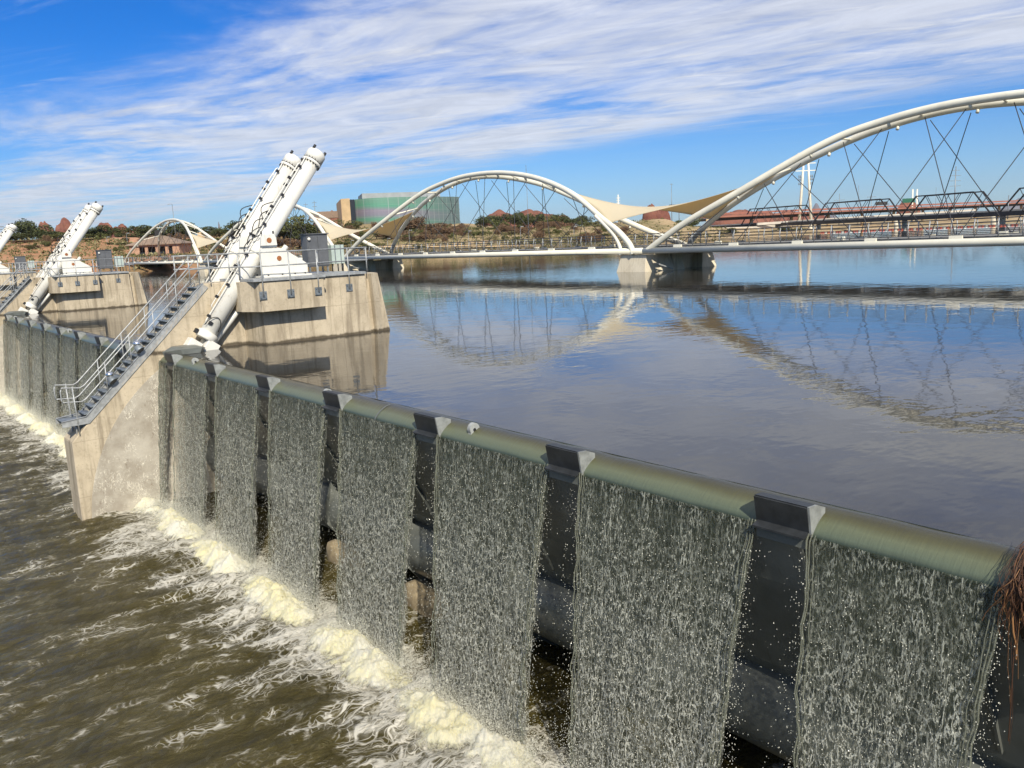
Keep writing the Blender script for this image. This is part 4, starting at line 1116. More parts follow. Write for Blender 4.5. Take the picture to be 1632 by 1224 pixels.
def make_bpier(label):
    t = thing('footbridge_pier', (67, YS, -4.5), label, 'bridge pier', 'concrete piers of the footbridge')
    def blk(x0, x1, y0, y1, bx, by, nm='buttress'):
        A_ = [(x0 - bx, y0 - by * 0.2, -5.2), (x1 + bx, y0 - by, -5.2), (x1 + bx, y1 + by, -5.2), (x0 - bx, y1 + by, -5.2)]
        B_ = [(x0, y0, -2.05), (x1, y0, -2.05), (x1, y1, -2.05), (x0, y1, -2.05)]
        return MB().loft(A_, B_).build(nm, M['concrete_pale'], t, bevel=0.05)
    blk(62.1, 65.6, YS - 1.6, YS + 1.7, 0.55, 0.9)
    blk(66.0, 67.0, YS - 1.9, YS + 1.9, 0.3, 0.7, 'rib_wall')
    blk(70.6, 72.2, YS - 1.8, YS + 1.8, 0.4, 0.8)
    MB().box((65.5, YS - 0.6, -5.2), (70.8, YS + 0.6, -2.3)).build('web_wall', M['concrete_pale'], t)
    MB().bar((63.0, YS - 2.3, -3.0), (65.0, YS - 2.5, -3.6), 0.08, 0.12).build('rung_ladder', M['galv'], t)
    MB().tube(spline([(62.0, YS + 1.7, -2.06), (62.0, YS + 1.8, -1.2), (62.1, YS + 2.6, -0.1), (62.3, YS + 4.2, 1.1), (62.5, YS + 5.6, 2.0)]), 0.2, 10).build('curved_leg', M['white_bridge'], t)
    return t
bp = make_bpier('pale bridge pier standing in the water between the middle and right spans')
copy_thing(bp, (0, SP, 0), 'pale bridge pier just right of the near pier railing')
copy_thing(bp, (0, 2 * SP, 0), 'small bridge pier seen between the stair rails and the left cylinder')
# shade sails, twisted between the near arch of one span and the far arch of the next
def make_sail(label):
    t = thing('shade_sail', (67, YS, 1.0), label, 'shade sail', 'cream shade sails over the footbridge piers')
    A_ = arch_at(near_c, 10.0) + Vector((0, YS, 0.15)); B_ = Vector((62.6, YS + 4.4, 1.05))
    C_ = arch_at(far_c, 49.0) + Vector((0, YS - SP, 0.1)); D_ = Vector((71.0, YS - 2.6, 1.1))
    n = 26; V = []
    for i in range(n):
        f = i / (n - 1)
        sag = math.sin(math.pi * f)
        top = A_.lerp(D_, f); bot = B_.lerp(C_, f)
        mid_ = (top + bot) / 2
        # edges pulled in towards the middle line by the edge cables
        top = top + (mid_ - top) * (0.22 * sag) - Vector((0, 0, 0.35 * sag)); bot = bot + (mid_ - bot) * (0.22 * sag) - Vector((0, 0, 0.35 * sag))
        for k in range(14):
            g = k / 13
            c = top.lerp(bot, g); e = math.sin(math.pi * g)
            pull = -0.45 * e * (abs(f - 0.5) * 2) ** 2
            c += (C_ + D_ - A_ - B_).normalized() * (pull * (1 if f > 0.5 else -1)) * 1.6
            V.append(c)
    o = mesh_np('membrane', V, grid_faces(n, 14), M['sail'], t, smooth=True)
    md = o.modifiers.new('thickness', 'SOLIDIFY'); md.thickness = 0.03
    return t
sl = make_sail('cream shade sail at the pier between the middle and right footbridge spans')
copy_thing(sl, (0, SP, 0), 'cream shade sail above the grey cabinet, right of the tall cylinders')
copy_thing(sl, (0, 2 * SP, 0), 'smallest cream shade sail beside the brick pavilion')

# ================================================================== BACKGROUND THINGS
def vec2(x, d):
    w = dirx(x) * d; return w
# --- railway truss bridge
def make_truss():
    t = thing('railway_bridge', at(1440, 360, 420), 'black steel truss railway bridge crossing behind the right footbridge span', 'railway bridge')
    a = Vector((*vec2(1175, 560).xy, 0)); b = Vector((*vec2(1720, 345).xy, 0))
    a.z = zc_(1175, 361, 560); b.z = zc_(1720, 335, 345)
    d = b - a; L_ = d.length; u_ = d.normalized(); side = Vector((-u_.y, u_.x, 0)).normalized()
    def P(s, h, w=0.0): return a + u_ * s + side * w + Vector((0, 0, h))
    MB().bar(P(-60, 0), P(L_ + 60, 0), 6.5, 2.0).build('girder_deck', M['dark_steel'], t)
    MB().bar(P(-60, 1.3, 5), P(L_ + 60, 1.3, 5), 0.5, 0.9).build('pale_walkway', M['pale_wall'], t)
    H_ = 10.5
    def cut(x):
        w = dirx(x); den = w.x * d.y - w.y * d.x
        t_ = (a.x * w.y - a.y * w.x) / (d.x * w.y - d.y * w.x) * -1.0
        return t_ * L_
    J = [cut(v_) for v_ in (1184, 1300, 1437, 1593, 1775)]
    for s0, s1 in zip(J, J[1:]):
        s0 += 2.5; s1 -= 2.5
        for w in (-3, 3):
            q = MB(); ww = (0.5, 0.55)
            q.bar(P(s0, 0.8, w), P(s0 + 9, H_, w), *ww); q.bar(P(s1, 0.8, w), P(s1 - 9, H_, w), *ww); q.bar(P(s0 + 9, H_, w), P(s1 - 9, H_, w), *ww)
            n = 5; st_ = (s1 - s0 - 18) / n
            for k in range(n + 1): q.bar(P(s0 + 9 + k * st_, 0.8, w), P(s0 + 9 + k * st_, H_, w), 0.28, 0.28)
            for k in range(n):
                if k < n / 2: q.bar(P(s0 + 9 + k * st_, H_, w), P(s0 + 9 + (k + 1) * st_, 0.8, w), 0.2, 0.2)
                if k >= n / 2 - 1: q.bar(P(s0 + 9 + (k + 1) * st_, H_, w), P(s0 + 9 + k * st_, 0.8, w), 0.2, 0.2)
            q.build('truss_frame', M['dark_steel'], t)
        for s in (s0 - 3,):
            for w in (-2.6, 2.6):
                MB().tube([P(s, -1, w), P(s, -1, w) + Vector((0, 0, -6 - a.z))], 1.3, 12).build('round_pier', M['concrete_pale'], t)
    return t
make_truss()
# --- freeway viaduct
def make_freeway():
    t = thing('freeway_viaduct', at(1350, 350, 700), 'long terracotta freeway viaduct behind the black railway bridge', 'viaduct')
    a = Vector((*vec2(1128, 520).xy, 0)); b = Vector((*vec2(1800, 900).xy, 0)); a.z = zc_(1128, 347, 520); b.z = zc_(1800, 316, 900)
    d = (b - a); u_ = d.normalized(); L_ = d.length; s_ = Vector((-u_.y, u_.x, 0)).normalized()
    MB().bar(a, b, 18, 1.1).build('girder', M['red_girder'], t)
    MB().bar(a + Vector((0, 0, 2.0)) + s_ * 8, b + Vector((0, 0, 2.4)) + s_ * 8, 0.5, 1.2).build('parapet', M['red_girder'], t)
    MB().bar(a + Vector((0, 0, -1.5)) + s_ * 2, b + Vector((0, 0, -1.5)) + s_ * 2, 10, 1.6).build('painted_shade_soffit', M['dark_steel'], t)  # dark bar under the deck, its colour stands in for underside shade
    n = 16
    for k in range(n + 1):
        c = a + d * (k / n)
        MB().tube([c + Vector((0, 0, -1)), c + Vector((0, 0, -11))], 1.1, 10).build('column', M['tan_wall'], t)
    MB().bar(a + Vector((8, -30, -5.5)), a + u_ * 260 + Vector((8, -30, -4)), 0.8, 1.4).build('ramp_wall', M['pale_wall'], t)
    return t
make_freeway()
# --- glass office building
def make_office():
    t = thing('office_building', (*vec2(640, 600).xy, 14), 'long curved office building with iridescent glass front, behind the middle span', 'building')
    zb = 12.0; zt = zc_(560, 320, 600)
    pts = [(571, 604, 317), (600, 596, 316), (640, 600, 316), (690, 612, 317), (735, 632, 320)]
    front = spline([(*vec2(x_, d_).xy, 0) for x_, d_, _ in pts], 6)
    back = [p_ + Vector((30, 60, 0)) for p_ in front]
    n = len(front); m_ = MT('iridescent_glass'); p = m_.pos(); x, y, z = m_.xyz(p)[:3]
    w = m_.math('ADD', m_.math('MULTIPLY', m_.math('SUBTRACT', z, 12), 0.048), m_.math('MULTIPLY', m_.math('SUBTRACT', x, 290), 0.0035))
    w = m_.math('ADD', w, m_.math('MULTIPLY', m_.noise(m_.scale(p, (0.5, 0.5, 1)), 0.05, 3), 0.12))
    cc = m_.ramp(w, [(0.08, (0.11, 0.25, 0.19)), (0.28, (0.20, 0.22, 0.17)), (0.42, (0.12, 0.30, 0.19)), (0.56, (0.24, 0.23, 0.26)), (0.72, (0.27, 0.23, 0.27)), (0.88, (0.12, 0.33, 0.21)), (1.0, (0.16, 0.32, 0.22))])
    far_ = m_.ss(x, 305, 375); cc = m_.mix(far_, cc, (0.13, 0.18, 0.17))
    gr = m_.math('FRACT', m_.math('DIVIDE', m_.math('ADD', x, y), 4.6)); gz = m_.math('FRACT', m_.math('DIVIDE', z, 4.0))
    gl = m_.math('MAXIMUM', m_.ss(gr, 0.10, 0.0), m_.math('MULTIPLY', m_.ss(gz, 0.07, 0.0), 0.6))
    cc = m_.mix(m_.math('MULTIPLY', gl, 0.6), cc, (0.45, 0.46, 0.44))
    m_.set(Base_Color=cc, Roughness=0.25, Metallic=0.25)
    A_ = [(p_.x, p_.y, zb) for p_ in front] + [(p_.x, p_.y, zb) for p_ in reversed(back)]
    B_ = [(p_.x, p_.y, zt) for p_ in front] + [(p_.x, p_.y, zt) for p_ in reversed(back)]
    MB().loft(A_, B_).build('glass_front', m_.m, t)
    a0 = front[0]; u_ = (front[1] - front[0]).normalized()
    q0 = Vector((*vec2(549, 600).xy, 0)); q1 = Vector((*vec2(563, 597).xy, 0)); q2 = Vector((*vec2(570.5, 600).xy, 0))
    bk = Vector((28, 60, 0))
    MB().loft([(*v_.xy, zb) for v_ in (q0, q1, q1 + bk, q0 + bk)], [(*v_.xy, zt + 0.6) for v_ in (q0, q1, q1 + bk, q0 + bk)]).build('tan_end_wall', M['tan_wall'], t)
    g1 = q1 + Vector((0.1, 1.0, 0))
    MB().loft([(*v_.xy, zb) for v_ in (g1, q2, q2 + bk, g1 + bk)], [(*v_.xy, zt - 0.2) for v_ in (g1, q2, q2 + bk, g1 + bk)]).build('dark_glass_strip', M['window_dark'], t)
    r0 = Vector((*vec2(583, 625).xy, 0)); r1 = Vector((*vec2(706, 640).xy, 0)); zr = zt
    MB().loft([(*v_.xy, zr) for v_ in (r0, r1, r1 + bk * 0.6, r0 + bk * 0.6)], [(*v_.xy, zr + 5.2) for v_ in (r0, r1, r1 + bk * 0.6, r0 + bk * 0.6)]).build('roof_plant_room', M['grey_roof'], t)
    return t
make_office()
# --- brick pavilion
def make_pavilion():
    c = Vector((*vec2(258, 262).xy, 0)); zb = 0.2
    t = thing('park_pavilion', (c.x, c.y, zb), 'low pinkish block pavilion with hipped roof beyond the left footbridge span', 'building')
    u_ = (vec2(300, 262) - vec2(215, 262)).normalized(); v_ = Vector((-u_.y, u_.x, 0))
    def P(a, b, z): q = c + u_ * a + v_ * b; return (q.x, q.y, z)
    hw = 7.6; hd = 5
    top = zb + 3.4
    # wall with real openings: piers and lintel
    q = MB(); ops = [(-4.6, -2.9), (-2.0, 0.3), (1.2, 3.3), (4.3, 5.5)]
    xs_ = [-hw] + [e for o in ops for e in o] + [hw]
    for i in range(0, len(xs_), 2):
        a, b = xs_[i], xs_[i + 1]
        q.loft([P(a, -hd, zb - 2), P(b, -hd, zb - 2), P(b, -hd + 0.4, zb - 2), P(a, -hd + 0.4, zb - 2)], [P(a, -hd, top), P(b, -hd, top), P(b, -hd + 0.4, top), P(a, -hd + 0.4, top)])
    for a, b in ops:
        q.loft([P(a, -hd, zb + 2.6), P(b, -hd, zb + 2.6), P(b, -hd + 0.4, zb + 2.6), P(a, -hd + 0.4, zb + 2.6)], [P(a, -hd, top), P(b, -hd, top), P(b, -hd + 0.4, top), P(a, -hd + 0.4, top)])
    q.build('front_wall', M['brick'], t)
    for sx in (-1, 1):
        q = MB(); a = sx * hw; b = sx * (hw - 0.4)
        q.loft([P(a, -hd + 0.4, zb - 2), P(b, -hd + 0.4, zb - 2), P(b, hd, zb - 2), P(a, hd, zb - 2)], [P(a, -hd + 0.4, top), P(b, -hd + 0.4, top), P(b, hd, top), P(a, hd, top)])
        q.build('side_wall', M['brick'], t)
    MB().loft([P(-hw, 0.5, zb - 2), P(hw, 0.5, zb - 2), P(hw, 0.9, zb - 2), P(-hw, 0.9, zb - 2)], [P(-hw, 0.5, top), P(hw, 0.5, top), P(hw, 0.9, top), P(-hw, 0.9, top)]).build('inner_wall', M['roof'], t)
    for a, b in ops:
        MB().loft([P(a, -hd + 0.3, zb), P(b, -hd + 0.3, zb), P(b, -hd + 0.33, zb), P(a, -hd + 0.3 + 0.03, zb)], [P(a, -hd + 0.3, zb + 1.0), P(b, -hd + 0.3, zb + 1.0), P(b, -hd + 0.33, zb + 1.0), P(a, -hd + 0.33, zb + 1.0)]).build('window_rail', M['window_dark'], t)
    q = MB(); e = 0.9
    A_ = [P(-hw - e, -hd - e, top), P(hw + e, -hd - e, top), P(hw + e, hd + e, top), P(-hw - e, hd + e, top)]
    B_ = [P(-1.4, -0.3, top + 2.5), P(1.4, -0.3, top + 2.5), P(1.4, 0.3, top + 2.5), P(-1.4, 0.3, top + 2.5)]
    q.loft([(x_, y_, z_ - 0.25) for x_, y_, z_ in A_], A_); q.loft(A_, B_)
    rf = q.build('roof', M['roof'], t)
    MB().loft([P(-1.2, -0.6, top + 1.6), P(0.2, -0.6, top + 1.6), P(0.2, 0.6, top + 1.6), P(-1.2, 0.6, top + 1.6)], [P(-1.2, -0.6, top + 4.2), P(0.2, -0.6, top + 4.2), P(0.2, 0.6, top + 4.2), P(-1.2, 0.6, top + 4.2)]).build('roof_tower', M['dark_steel'], rf)
    return t
make_pavilion()
# --- long park wall on the left hillside and low pale buildings
def wall_run(name, pts, h, mat, label, cat, thick=1.2):
    P_ = [Vector((*vec2(x_, d_).xy, zc_(x_, y_, d_))) for x_, y_, d_ in pts]
    q = MB()
    for a, b in zip(P_, P_[1:]): q.bar(a - Vector((0, 0, h / 2)), b - Vector((0, 0, h / 2)), thick, h)
    o = q.build(name, mat, None, P_[0]); tag(o, label, cat)
wall_run('park_wall', [(-60, 387, 346), (60, 383.5, 346), (200, 379, 340), (330, 380, 338), (365, 383, 336)], 3.2, M['brick'], 'long reddish block wall on the hillside at the left', 'wall')
wall_run('pale_building', [(323, 371, 430), (372, 369, 430)], 5.0, M['tan_wall'], 'low cream building beyond the left shade sail', 'building', 9)
wall_run('pale_house', [(513, 349, 640), (528, 349, 640)], 6.0, M['pale_wall'], 'small pale house left of the office building', 'building', 9)
wall_run('house_roof_block', [(500, 340, 660), (548, 338, 660)], 5.0, M['roof'], 'brown roofed building directly left of the office building', 'building', 14)
wall_run('shoreline_path', [(600, 391, 315), (800, 390, 308), (950, 391, 282), (1040, 388, 268), (1130, 383, 268)], 0.7, M['tan_wall'], 'pale path curb along the foot of the grassy bank', 'curb', 1.0)
wall_run('ramp_parapet', [(1090, 365, 470), (1200, 361, 500), (1300, 352.5, 560), (1632, 334, 640)], 1.6, M['pale_wall'], 'pale parapet of the ramp in front of the viaduct', 'parapet', 0.8)
# --- steel pylon
def make_pylon():
    d = 560; c = Vector((*vec2(1283, d).xy, 0)); zt = zc_(1283, 248, d); zb = -3
    t = thing('power_pylon', (c.x, c.y, zb), 'white two-legged power pylon behind the right footbridge span', 'pylon')
    u_ = (vec2(1300, d) - vec2(1266, d)).normalized()
    for s in (-1, 1):
        MB().tube([(c + u_ * s * 4.4) + Vector((0, 0, zb)), (c + u_ * s * 2.2) + Vector((0, 0, zt * 0.62)), (c + u_ * s * 1.2) + Vector((0, 0, zt))], [1.1, 0.8, 0.5], 8).build('leg', M['white_bridge'], t)
    for h, w in ((1.0, 5.5), (0.86, 6.5), (0.76, 6.8)):
        z_ = zt * h
        MB().bar(c - u_ * w + Vector((0, 0, z_)), c + u_ * w + Vector((0, 0, z_)), 0.5, 0.5).build('crossarm', M['white_bridge'], t)
    for h in (0.60, 0.66, 0.70):
        q = MB()
        for s in (-1, 1):
            for k in (3.4, 4.4): q.tube([c + u_ * s * k + Vector((0, 0, zt * h)), c + u_ * s * k + Vector((0, 0, zt * h - 1.6))], 0.3, 6)
        q.build('insulators', M['galv_dark'], t)
    return t
make_pylon()
def pole(x, y0, y1, d, r, label, cat='power pole', arms=(), name='power_pole', grp='poles beyond the water', lamp=0, mat='galv_dark'):
    c = Vector((*vec2(x, d).xy, 0)); zb = ground(x, d) - 0.5; zt = zc_(x, y0, d)
    t = thing(name, (c.x, c.y, zb), label, cat, grp)
    MB().tube([c + Vector((0, 0, zb)), c + Vector((0, 0, zt))], [r, r * 0.6], 8).build('shaft', M[mat], t)
    u_ = (vec2(x + 20, d) - vec2(x, d)).normalized()
    for (h, w) in arms:
        z_ = zc_(x, y0 + h, d)
        MB().bar(c - u_ * w + Vector((0, 0, z_)), c + u_ * w + Vector((0, 0, z_)), 0.25, 0.3).build('crossarm', M[mat], t)
    if lamp:
        e = c + u_ * lamp + Vector((0, 0, zt + 0.1))
        MB().tube([c + Vector((0, 0, zt - 0.1)), c + u_ * lamp * 0.3 + Vector((0, 0, zt + 0.25)), e], 0.07, 6).build('arm', M[mat], t)
        MB().obox(e, u_ * 0.45, (0, 0.2, 0), (0, 0, 0.09)).build('lamp_head', M['galv'], t)
    return t
pole(283.5, 328, 0, 330, 0.16, 'tall grey street lamp standing left of the cylinders above the trees', 'street lamp', name='street_lamp', grp='street lamps on the far bank', lamp=-1.3)
pole(1520, 268, 0, 620, 0.5, 'tall thin power pole with many short arms behind the right span', arms=((6, 3), (14, 4), (22, 4), (30, 4)))
pole(1453, 303, 0, 680, 0.9, 'left one of the twin white posts behind the black truss', mat='white_bridge')
pole(1460, 303, 0, 680, 0.9, 'right one of the twin white posts behind the black truss', mat='white_bridge')
pole(986.5, 312, 0, 520, 0.5, 'pale banded power pole left of the white sail tip', arms=((5, 1.2), (9, 1.2), (13, 1.2)), mat='white_bridge')
pole(493, 325, 0, 600, 0.2, 'left one of two lattice masts behind the cylinders', arms=((3, 1.4),))
pole(507, 322, 0, 600, 0.3, 'right one of two lattice masts behind the cylinders', arms=((3, 1.5), (9, 1.5)))
pole(843, 267, 0, 180, 0.07, 'thin mast rising above the crown of the middle span', arms=(), name='mast')
pole(1071, 295, 0, 560, 0.25, 'tall thin mast above the meeting point of the sails', arms=((1, 1.0),))
pole(1337, 310, 0, 640, 0.3, 'distant pole left of the black truss', arms=((10, 4), (13, 4)))
pole(1388, 313, 0, 640, 0.3, 'distant pole above the middle black truss', arms=((2, 3.5), (6, 3.5)))
pole(1367, 297, 0, 640, 0.18, 'bare distant mast between two truss spans')
pole(1490, 300, 0, 640, 0.18, 'bare distant mast right of the twin white posts')
pole(1606, 312, 0, 600, 0.5, 'dark pole at the right end of the black truss')
pole(5, 362, 0, 330, 0.25, 'dark pole with arms at the left edge behind the farthest cylinder', arms=((1, 2.2), (5, 1.6)))
for i, (x_, y_) in enumerate([(653, 368), (747, 369), (830, 362), (915, 362), (618, 381), (560, 384), (206, 373), (174, 379), (70, 396)]):
    d_ = 300; 
    pole(x_, y_, 0, d_, 0.09, 'short grey park lamp on the far bank', 'park lamp', name='park_lamp', grp='short park lamps along the bank path', lamp=0.6)
# road signs
def sign(x, y, d, w, h, mat, label):
    c = Vector((*vec2(x, d).xy, zc_(x, y, d))); u_ = (vec2(x + 20, d) - vec2(x, d)).normalized()
    t = thing('road_sign', (c.x, c.y, ground(x, d)), label, 'road sign')
    MB().obox(c, u_ * (w / 2), u_.cross(Vector((0, 0, 1))) * 0.1, (0, 0, h / 2)).build('panel', M[mat], t)
    MB().tube([c + u_ * w * 0.6, c + u_ * w * 0.6 + Vector((0, 0, -9))], 0.2, 6).build('post', M['galv_dark'], t)
sign(1447, 320.5, 600, 9, 3.0, 'sign_green', 'green freeway sign above the black truss')
sign(1404, 325, 560, 8, 2.2, 'dark_steel', 'dark freeway sign seen from behind, over the middle truss')
sign(1074, 330, 520, 5.5, 2.2, 'dark_steel', 'dark sign above the red hill between the sails')
# string of red and white floats
def make_boom():
    a = Vector((*vec2(1240, 425).xy, LAKE)); b = Vector((*vec2(1700, 330).xy, LAKE)); t = thing('float_boom', a, 'string of red and white floats on the far water', 'float boom')
    q = MB(); q2 = MB(); n = 90
    for k in range(n):
        c = a.lerp(b, k / n) + Vector((0, 0, 0.12)); e = a.lerp(b, (k + 0.72) / n) + Vector((0, 0, 0.12))
        (q if k % 3 else q2).tube([c, e], 0.42, 6)
    q.build('red_floats', M['orange_red'], t); q2.build('white_floats', M['white_bridge'], t)
make_boom()
# far pontoon / shadow line of dock behind the footbridge
# play tower with orange and blue panels
c = Vector((*vec2(434, 250).xy, ground(434, 250))); t = thing('play_totem', c, 'small totem of orange and blue panels on the bank right of the cylinders', 'totem')
zz = c.z; zt = zc_(434, 358, 250)
MB().tube([c, Vector((c.x, c.y, zt))], 0.12, 6).build('pole', M['galv'], t)
MB().box((c.x - 0.75, c.y - 0.3, zt - 1.0), (c.x + 0.75, c.y + 0.3, zt)).build('orange_panel', M['orange_red'], t)
for k, mt_ in enumerate(('orange_red', 'blue_paint', 'orange_red', 'blue_paint')):
    z_ = zt - 1.9 - k * 0.95
    MB().box((c.x - 0.4, c.y - 0.25, z_ - 0.3), (c.x + 0.4, c.y + 0.25, z_ + 0.3)).build('coloured_panel', M[mt_], t)

# --- rock buttes and mountains
def rock(name, x0, x1, ytop, d, label, seed, bumps, mat='redrock', zb=None, cat='rock hill', dep=0.5):
    a = vec2(x0, d); b = vec2(x1, d); c = (a + b) / 2; w = (b - a).length / 2; u_ = (b - a).normalized(); v_ = Vector((-u_.y, u_.x, 0))
    zt = zc_((x0 + x1) / 2, ytop, d); zb = zc_((x0 + x1) / 2, ytop + 26, d) if zb is None else zb
    n1, n2 = 60, 40; V = []
    for i in range(n1):
        s = -1 + 2 * i / (n1 - 1)
        for j in range(n2):
            q = -1 + 2 * j / (n2 - 1)
            env = 0; lin = -3.0
            for (bc, bw, bh) in bumps:
                r2 = ((s - bc) / bw) ** 2 + (q * 1.5) ** 2
                lin = max(lin, 1 - r2 ** 0.5)
                if r2 < 1: env = max(env, bh * ((1 - r2 ** 0.5) if mat == 'mountain' else (1 - r2) ** 0.45))
            nz = noise.fractal(Vector((s * 3 + seed, q * 3, seed)), 0.7, 2.1, 5) * 0.2 * (env ** 0.5)
            P_ = c + u_ * (s * w) + v_ * (q * w * dep)
            V.append((P_.x, P_.y, zb + (zt - zb) * ((env + nz) if lin > 0 else max(lin * 1.2, -2.0))))
    o = mesh_np(name, V, grid_faces(n1, n2)[:, ::-1], M[mat], None, smooth=True, loc=(c.x, c.y, zb)); tag(o, label, cat)
rock('red_butte', 66, 94, 355, 1150, 'rounded red rock butte, leftmost one above the trees', 1, [(-0.15, 0.8, 1.0), (0.5, 0.5, 0.6)])
rock('red_butte', 92, 130, 352, 1180, 'steep red rock butte behind the left slanting cylinder', 2.3, [(0.0, 0.7, 1.0), (-0.5, 0.4, 0.7), (0.6, 0.4, 0.6)])
rock('red_butte', 158, 236, 356, 1150, 'long red rock ridge right of the left cylinder', 4.1, [(-0.6, 0.38, 1.0), (0.0, 0.5, 0.8), (0.6, 0.45, 0.62)])
rock('red_butte', 498, 552, 341, 900, 'small dark red rocks left of the office building', 5.7, [(-0.4, 0.5, 0.8), (0.4, 0.6, 1.0)])
rock('tan_hill', 762, 915, 338, 1100, 'flat brownish hill behind the middle span', 6.2, [(-0.5, 0.5, 1.0), (0.1, 0.7, 0.95), (0.7, 0.3, 0.6)])
rock('red_butte', 1020, 1072, 328, 900, 'reddish rock hill above the sail junction', 7.9, [(-0.35, 0.5, 1.0), (0.3, 0.6, 0.75)])
rock('red_butte', 1130, 1330, 336, 1200, 'long low reddish ridge above the viaduct', 8.8, [(-0.4, 0.6, 1.0), (0.3, 0.7, 0.8)])
rock('red_butte', 1425, 1470, 322, 950, 'pointed reddish mound under the green sign', 9.6, [(0.0, 0.9, 1.0)])
rock('distant_mountain', 1245, 1345, 323, 14000, 'blue distant mountain behind the white pylon', 3.3, [(0.1, 0.45, 1.0), (-0.5, 0.5, 0.55), (0.6, 0.4, 0.5)], 'mountain', 0, 'mountain')
rock('distant_mountain', 1568, 1720, 315, 14000, 'blue distant mountain at the right edge', 2.6, [(-0.3, 0.6, 0.95), (0.4, 0.6, 1.0)], 'mountain', 0, 'mountain')
rock('distant_mountain', 338, 368, 359, 14000, 'faint blue mountain seen left of the cylinders', 4.4, [(0.0, 0.8, 1.0)], 'mountain', 0, 'mountain')

# --- trees and shrubs
def crown_mesh(name, mat, n, seed, lobes, leaf, flat=0.8):
    r_ = np.random.default_rng(seed)
    cs = [(r_.normal(0, 0.42), r_.normal(0, 0.42), 0.35 + 0.55 * r_.random(), r_.uniform(0.22, 0.42)) for _ in range(lobes)]
    V = np.zeros((n, 4, 3)); F = np.arange(4 * n).reshape(n, 4)
    for i in range(n):
        cx, cy, cz, cr = cs[r_.integers(lobes)]
        d = r_.normal(size=3); d /= np.linalg.norm(d); rad = cr * r_.uniform(0.55, 1.08)
        c = np.array([cx, cy, cz]) + d * rad * np.array([1, 1, flat])
        a = r_.normal(size=3); a /= np.linalg.norm(a); b = np.cross(a, r_.normal(size=3)); b /= np.linalg.norm(b)
        s = leaf * r_.uniform(0.6, 1.4)
        V[i] = [c - a*s - b*s*0.6, c + a*s - b*s*0.6, c + a*s + b*s*0.6, c - a*s + b*s*0.6]
    me = bpy.data.meshes.new(name); me.from_pydata(V.reshape(-1, 3).tolist(), [], F.tolist()); me.materials.append(M[mat]); me.update()
    return me
def trunk_mesh(seed, bushy):
    r_ = np.random.default_rng(seed); q = MB()
    base = [(0, 0, -0.12), (0.02, 0.01, 0.2), (0.0, 0.03, 0.45)]
    q.tube(base, [0.045, 0.035, 0.02], 6)
    for k in range(5):
        a = r_.uniform(0, 6.28); q.tube([(0.01, 0.01, 0.15 + 0.05 * k), (0.2 * math.cos(a), 0.2 * math.sin(a), 0.4 + 0.05 * k), (0.38 * math.cos(a), 0.38 * math.sin(a), 0.6 + 0.06 * k)], [0.022, 0.014, 0.006], 5)
    me = bpy.data.meshes.new('trunk'); me.from_pydata([tuple(v_) for v_ in q.v], [], q.f); me.materials.append(M['bark']); me.update(); return me
CR = {}
for kk, (mat_, n_, lf, fl) in {'dark': ('leaf_dark', 2600, 0.030, 0.8), 'olive': ('leaf_olive', 2200, 0.030, 0.75), 'brown': ('leaf_brown', 2400, 0.026, 0.75), 'pale': ('leaf_pale', 1200, 0.030, 0.6)}.items():
    CR[kk] = [crown_mesh('crown', mat_, n_, 50 + i * 7 + n_, 9, lf, fl) for i in range(3)]
TR = [trunk_mesh(3, 0), trunk_mesh(9, 0)]
ti = 0
def tree(x, ytop, d, wpx, kind, name, label, group):
    """x, ytop: where its top shows; wpx: width there; stands on the ground at distance d"""
    global ti
    ti += 1
    c = vec2(x, d); zg = ground(x, d); zt = zc_(x, ytop, d); h = max(zt - zg, 1.2); w = wpx / 1322 * d * 1.35
    t = thing(name, (c.x, c.y, zg), label, 'tree' if 'tree' in name else 'shrub', group)
    a = bpy.data.objects.new('crown', CR[kind][ti % 3]); col.objects.link(a); a.parent = t
    a.scale = (w / 1.5, w / 1.5, h / 1.12); a.rotation_euler = (0, 0, ti * 1.3)
    b = bpy.data.objects.new('trunk', TR[ti % 2]); col.objects.link(b); b.parent = t
    b.scale = (w / 1.6, w / 1.6, h / 1.1)
GT = {'dark': ('tree', 'dark green tree on the far bank', 'dark green trees on the far bank'), 'olive': ('shrub', 'olive green desert shrub on the far bank', 'olive desert shrubs on the far bank'),
      'brown': ('shrub', 'bare brownish shrub on the far bank', 'brown shrubs on the far bank'), 'pale': ('shrub', 'pale dry scrub bush on the bank', 'pale scrub bushes on the bank')}
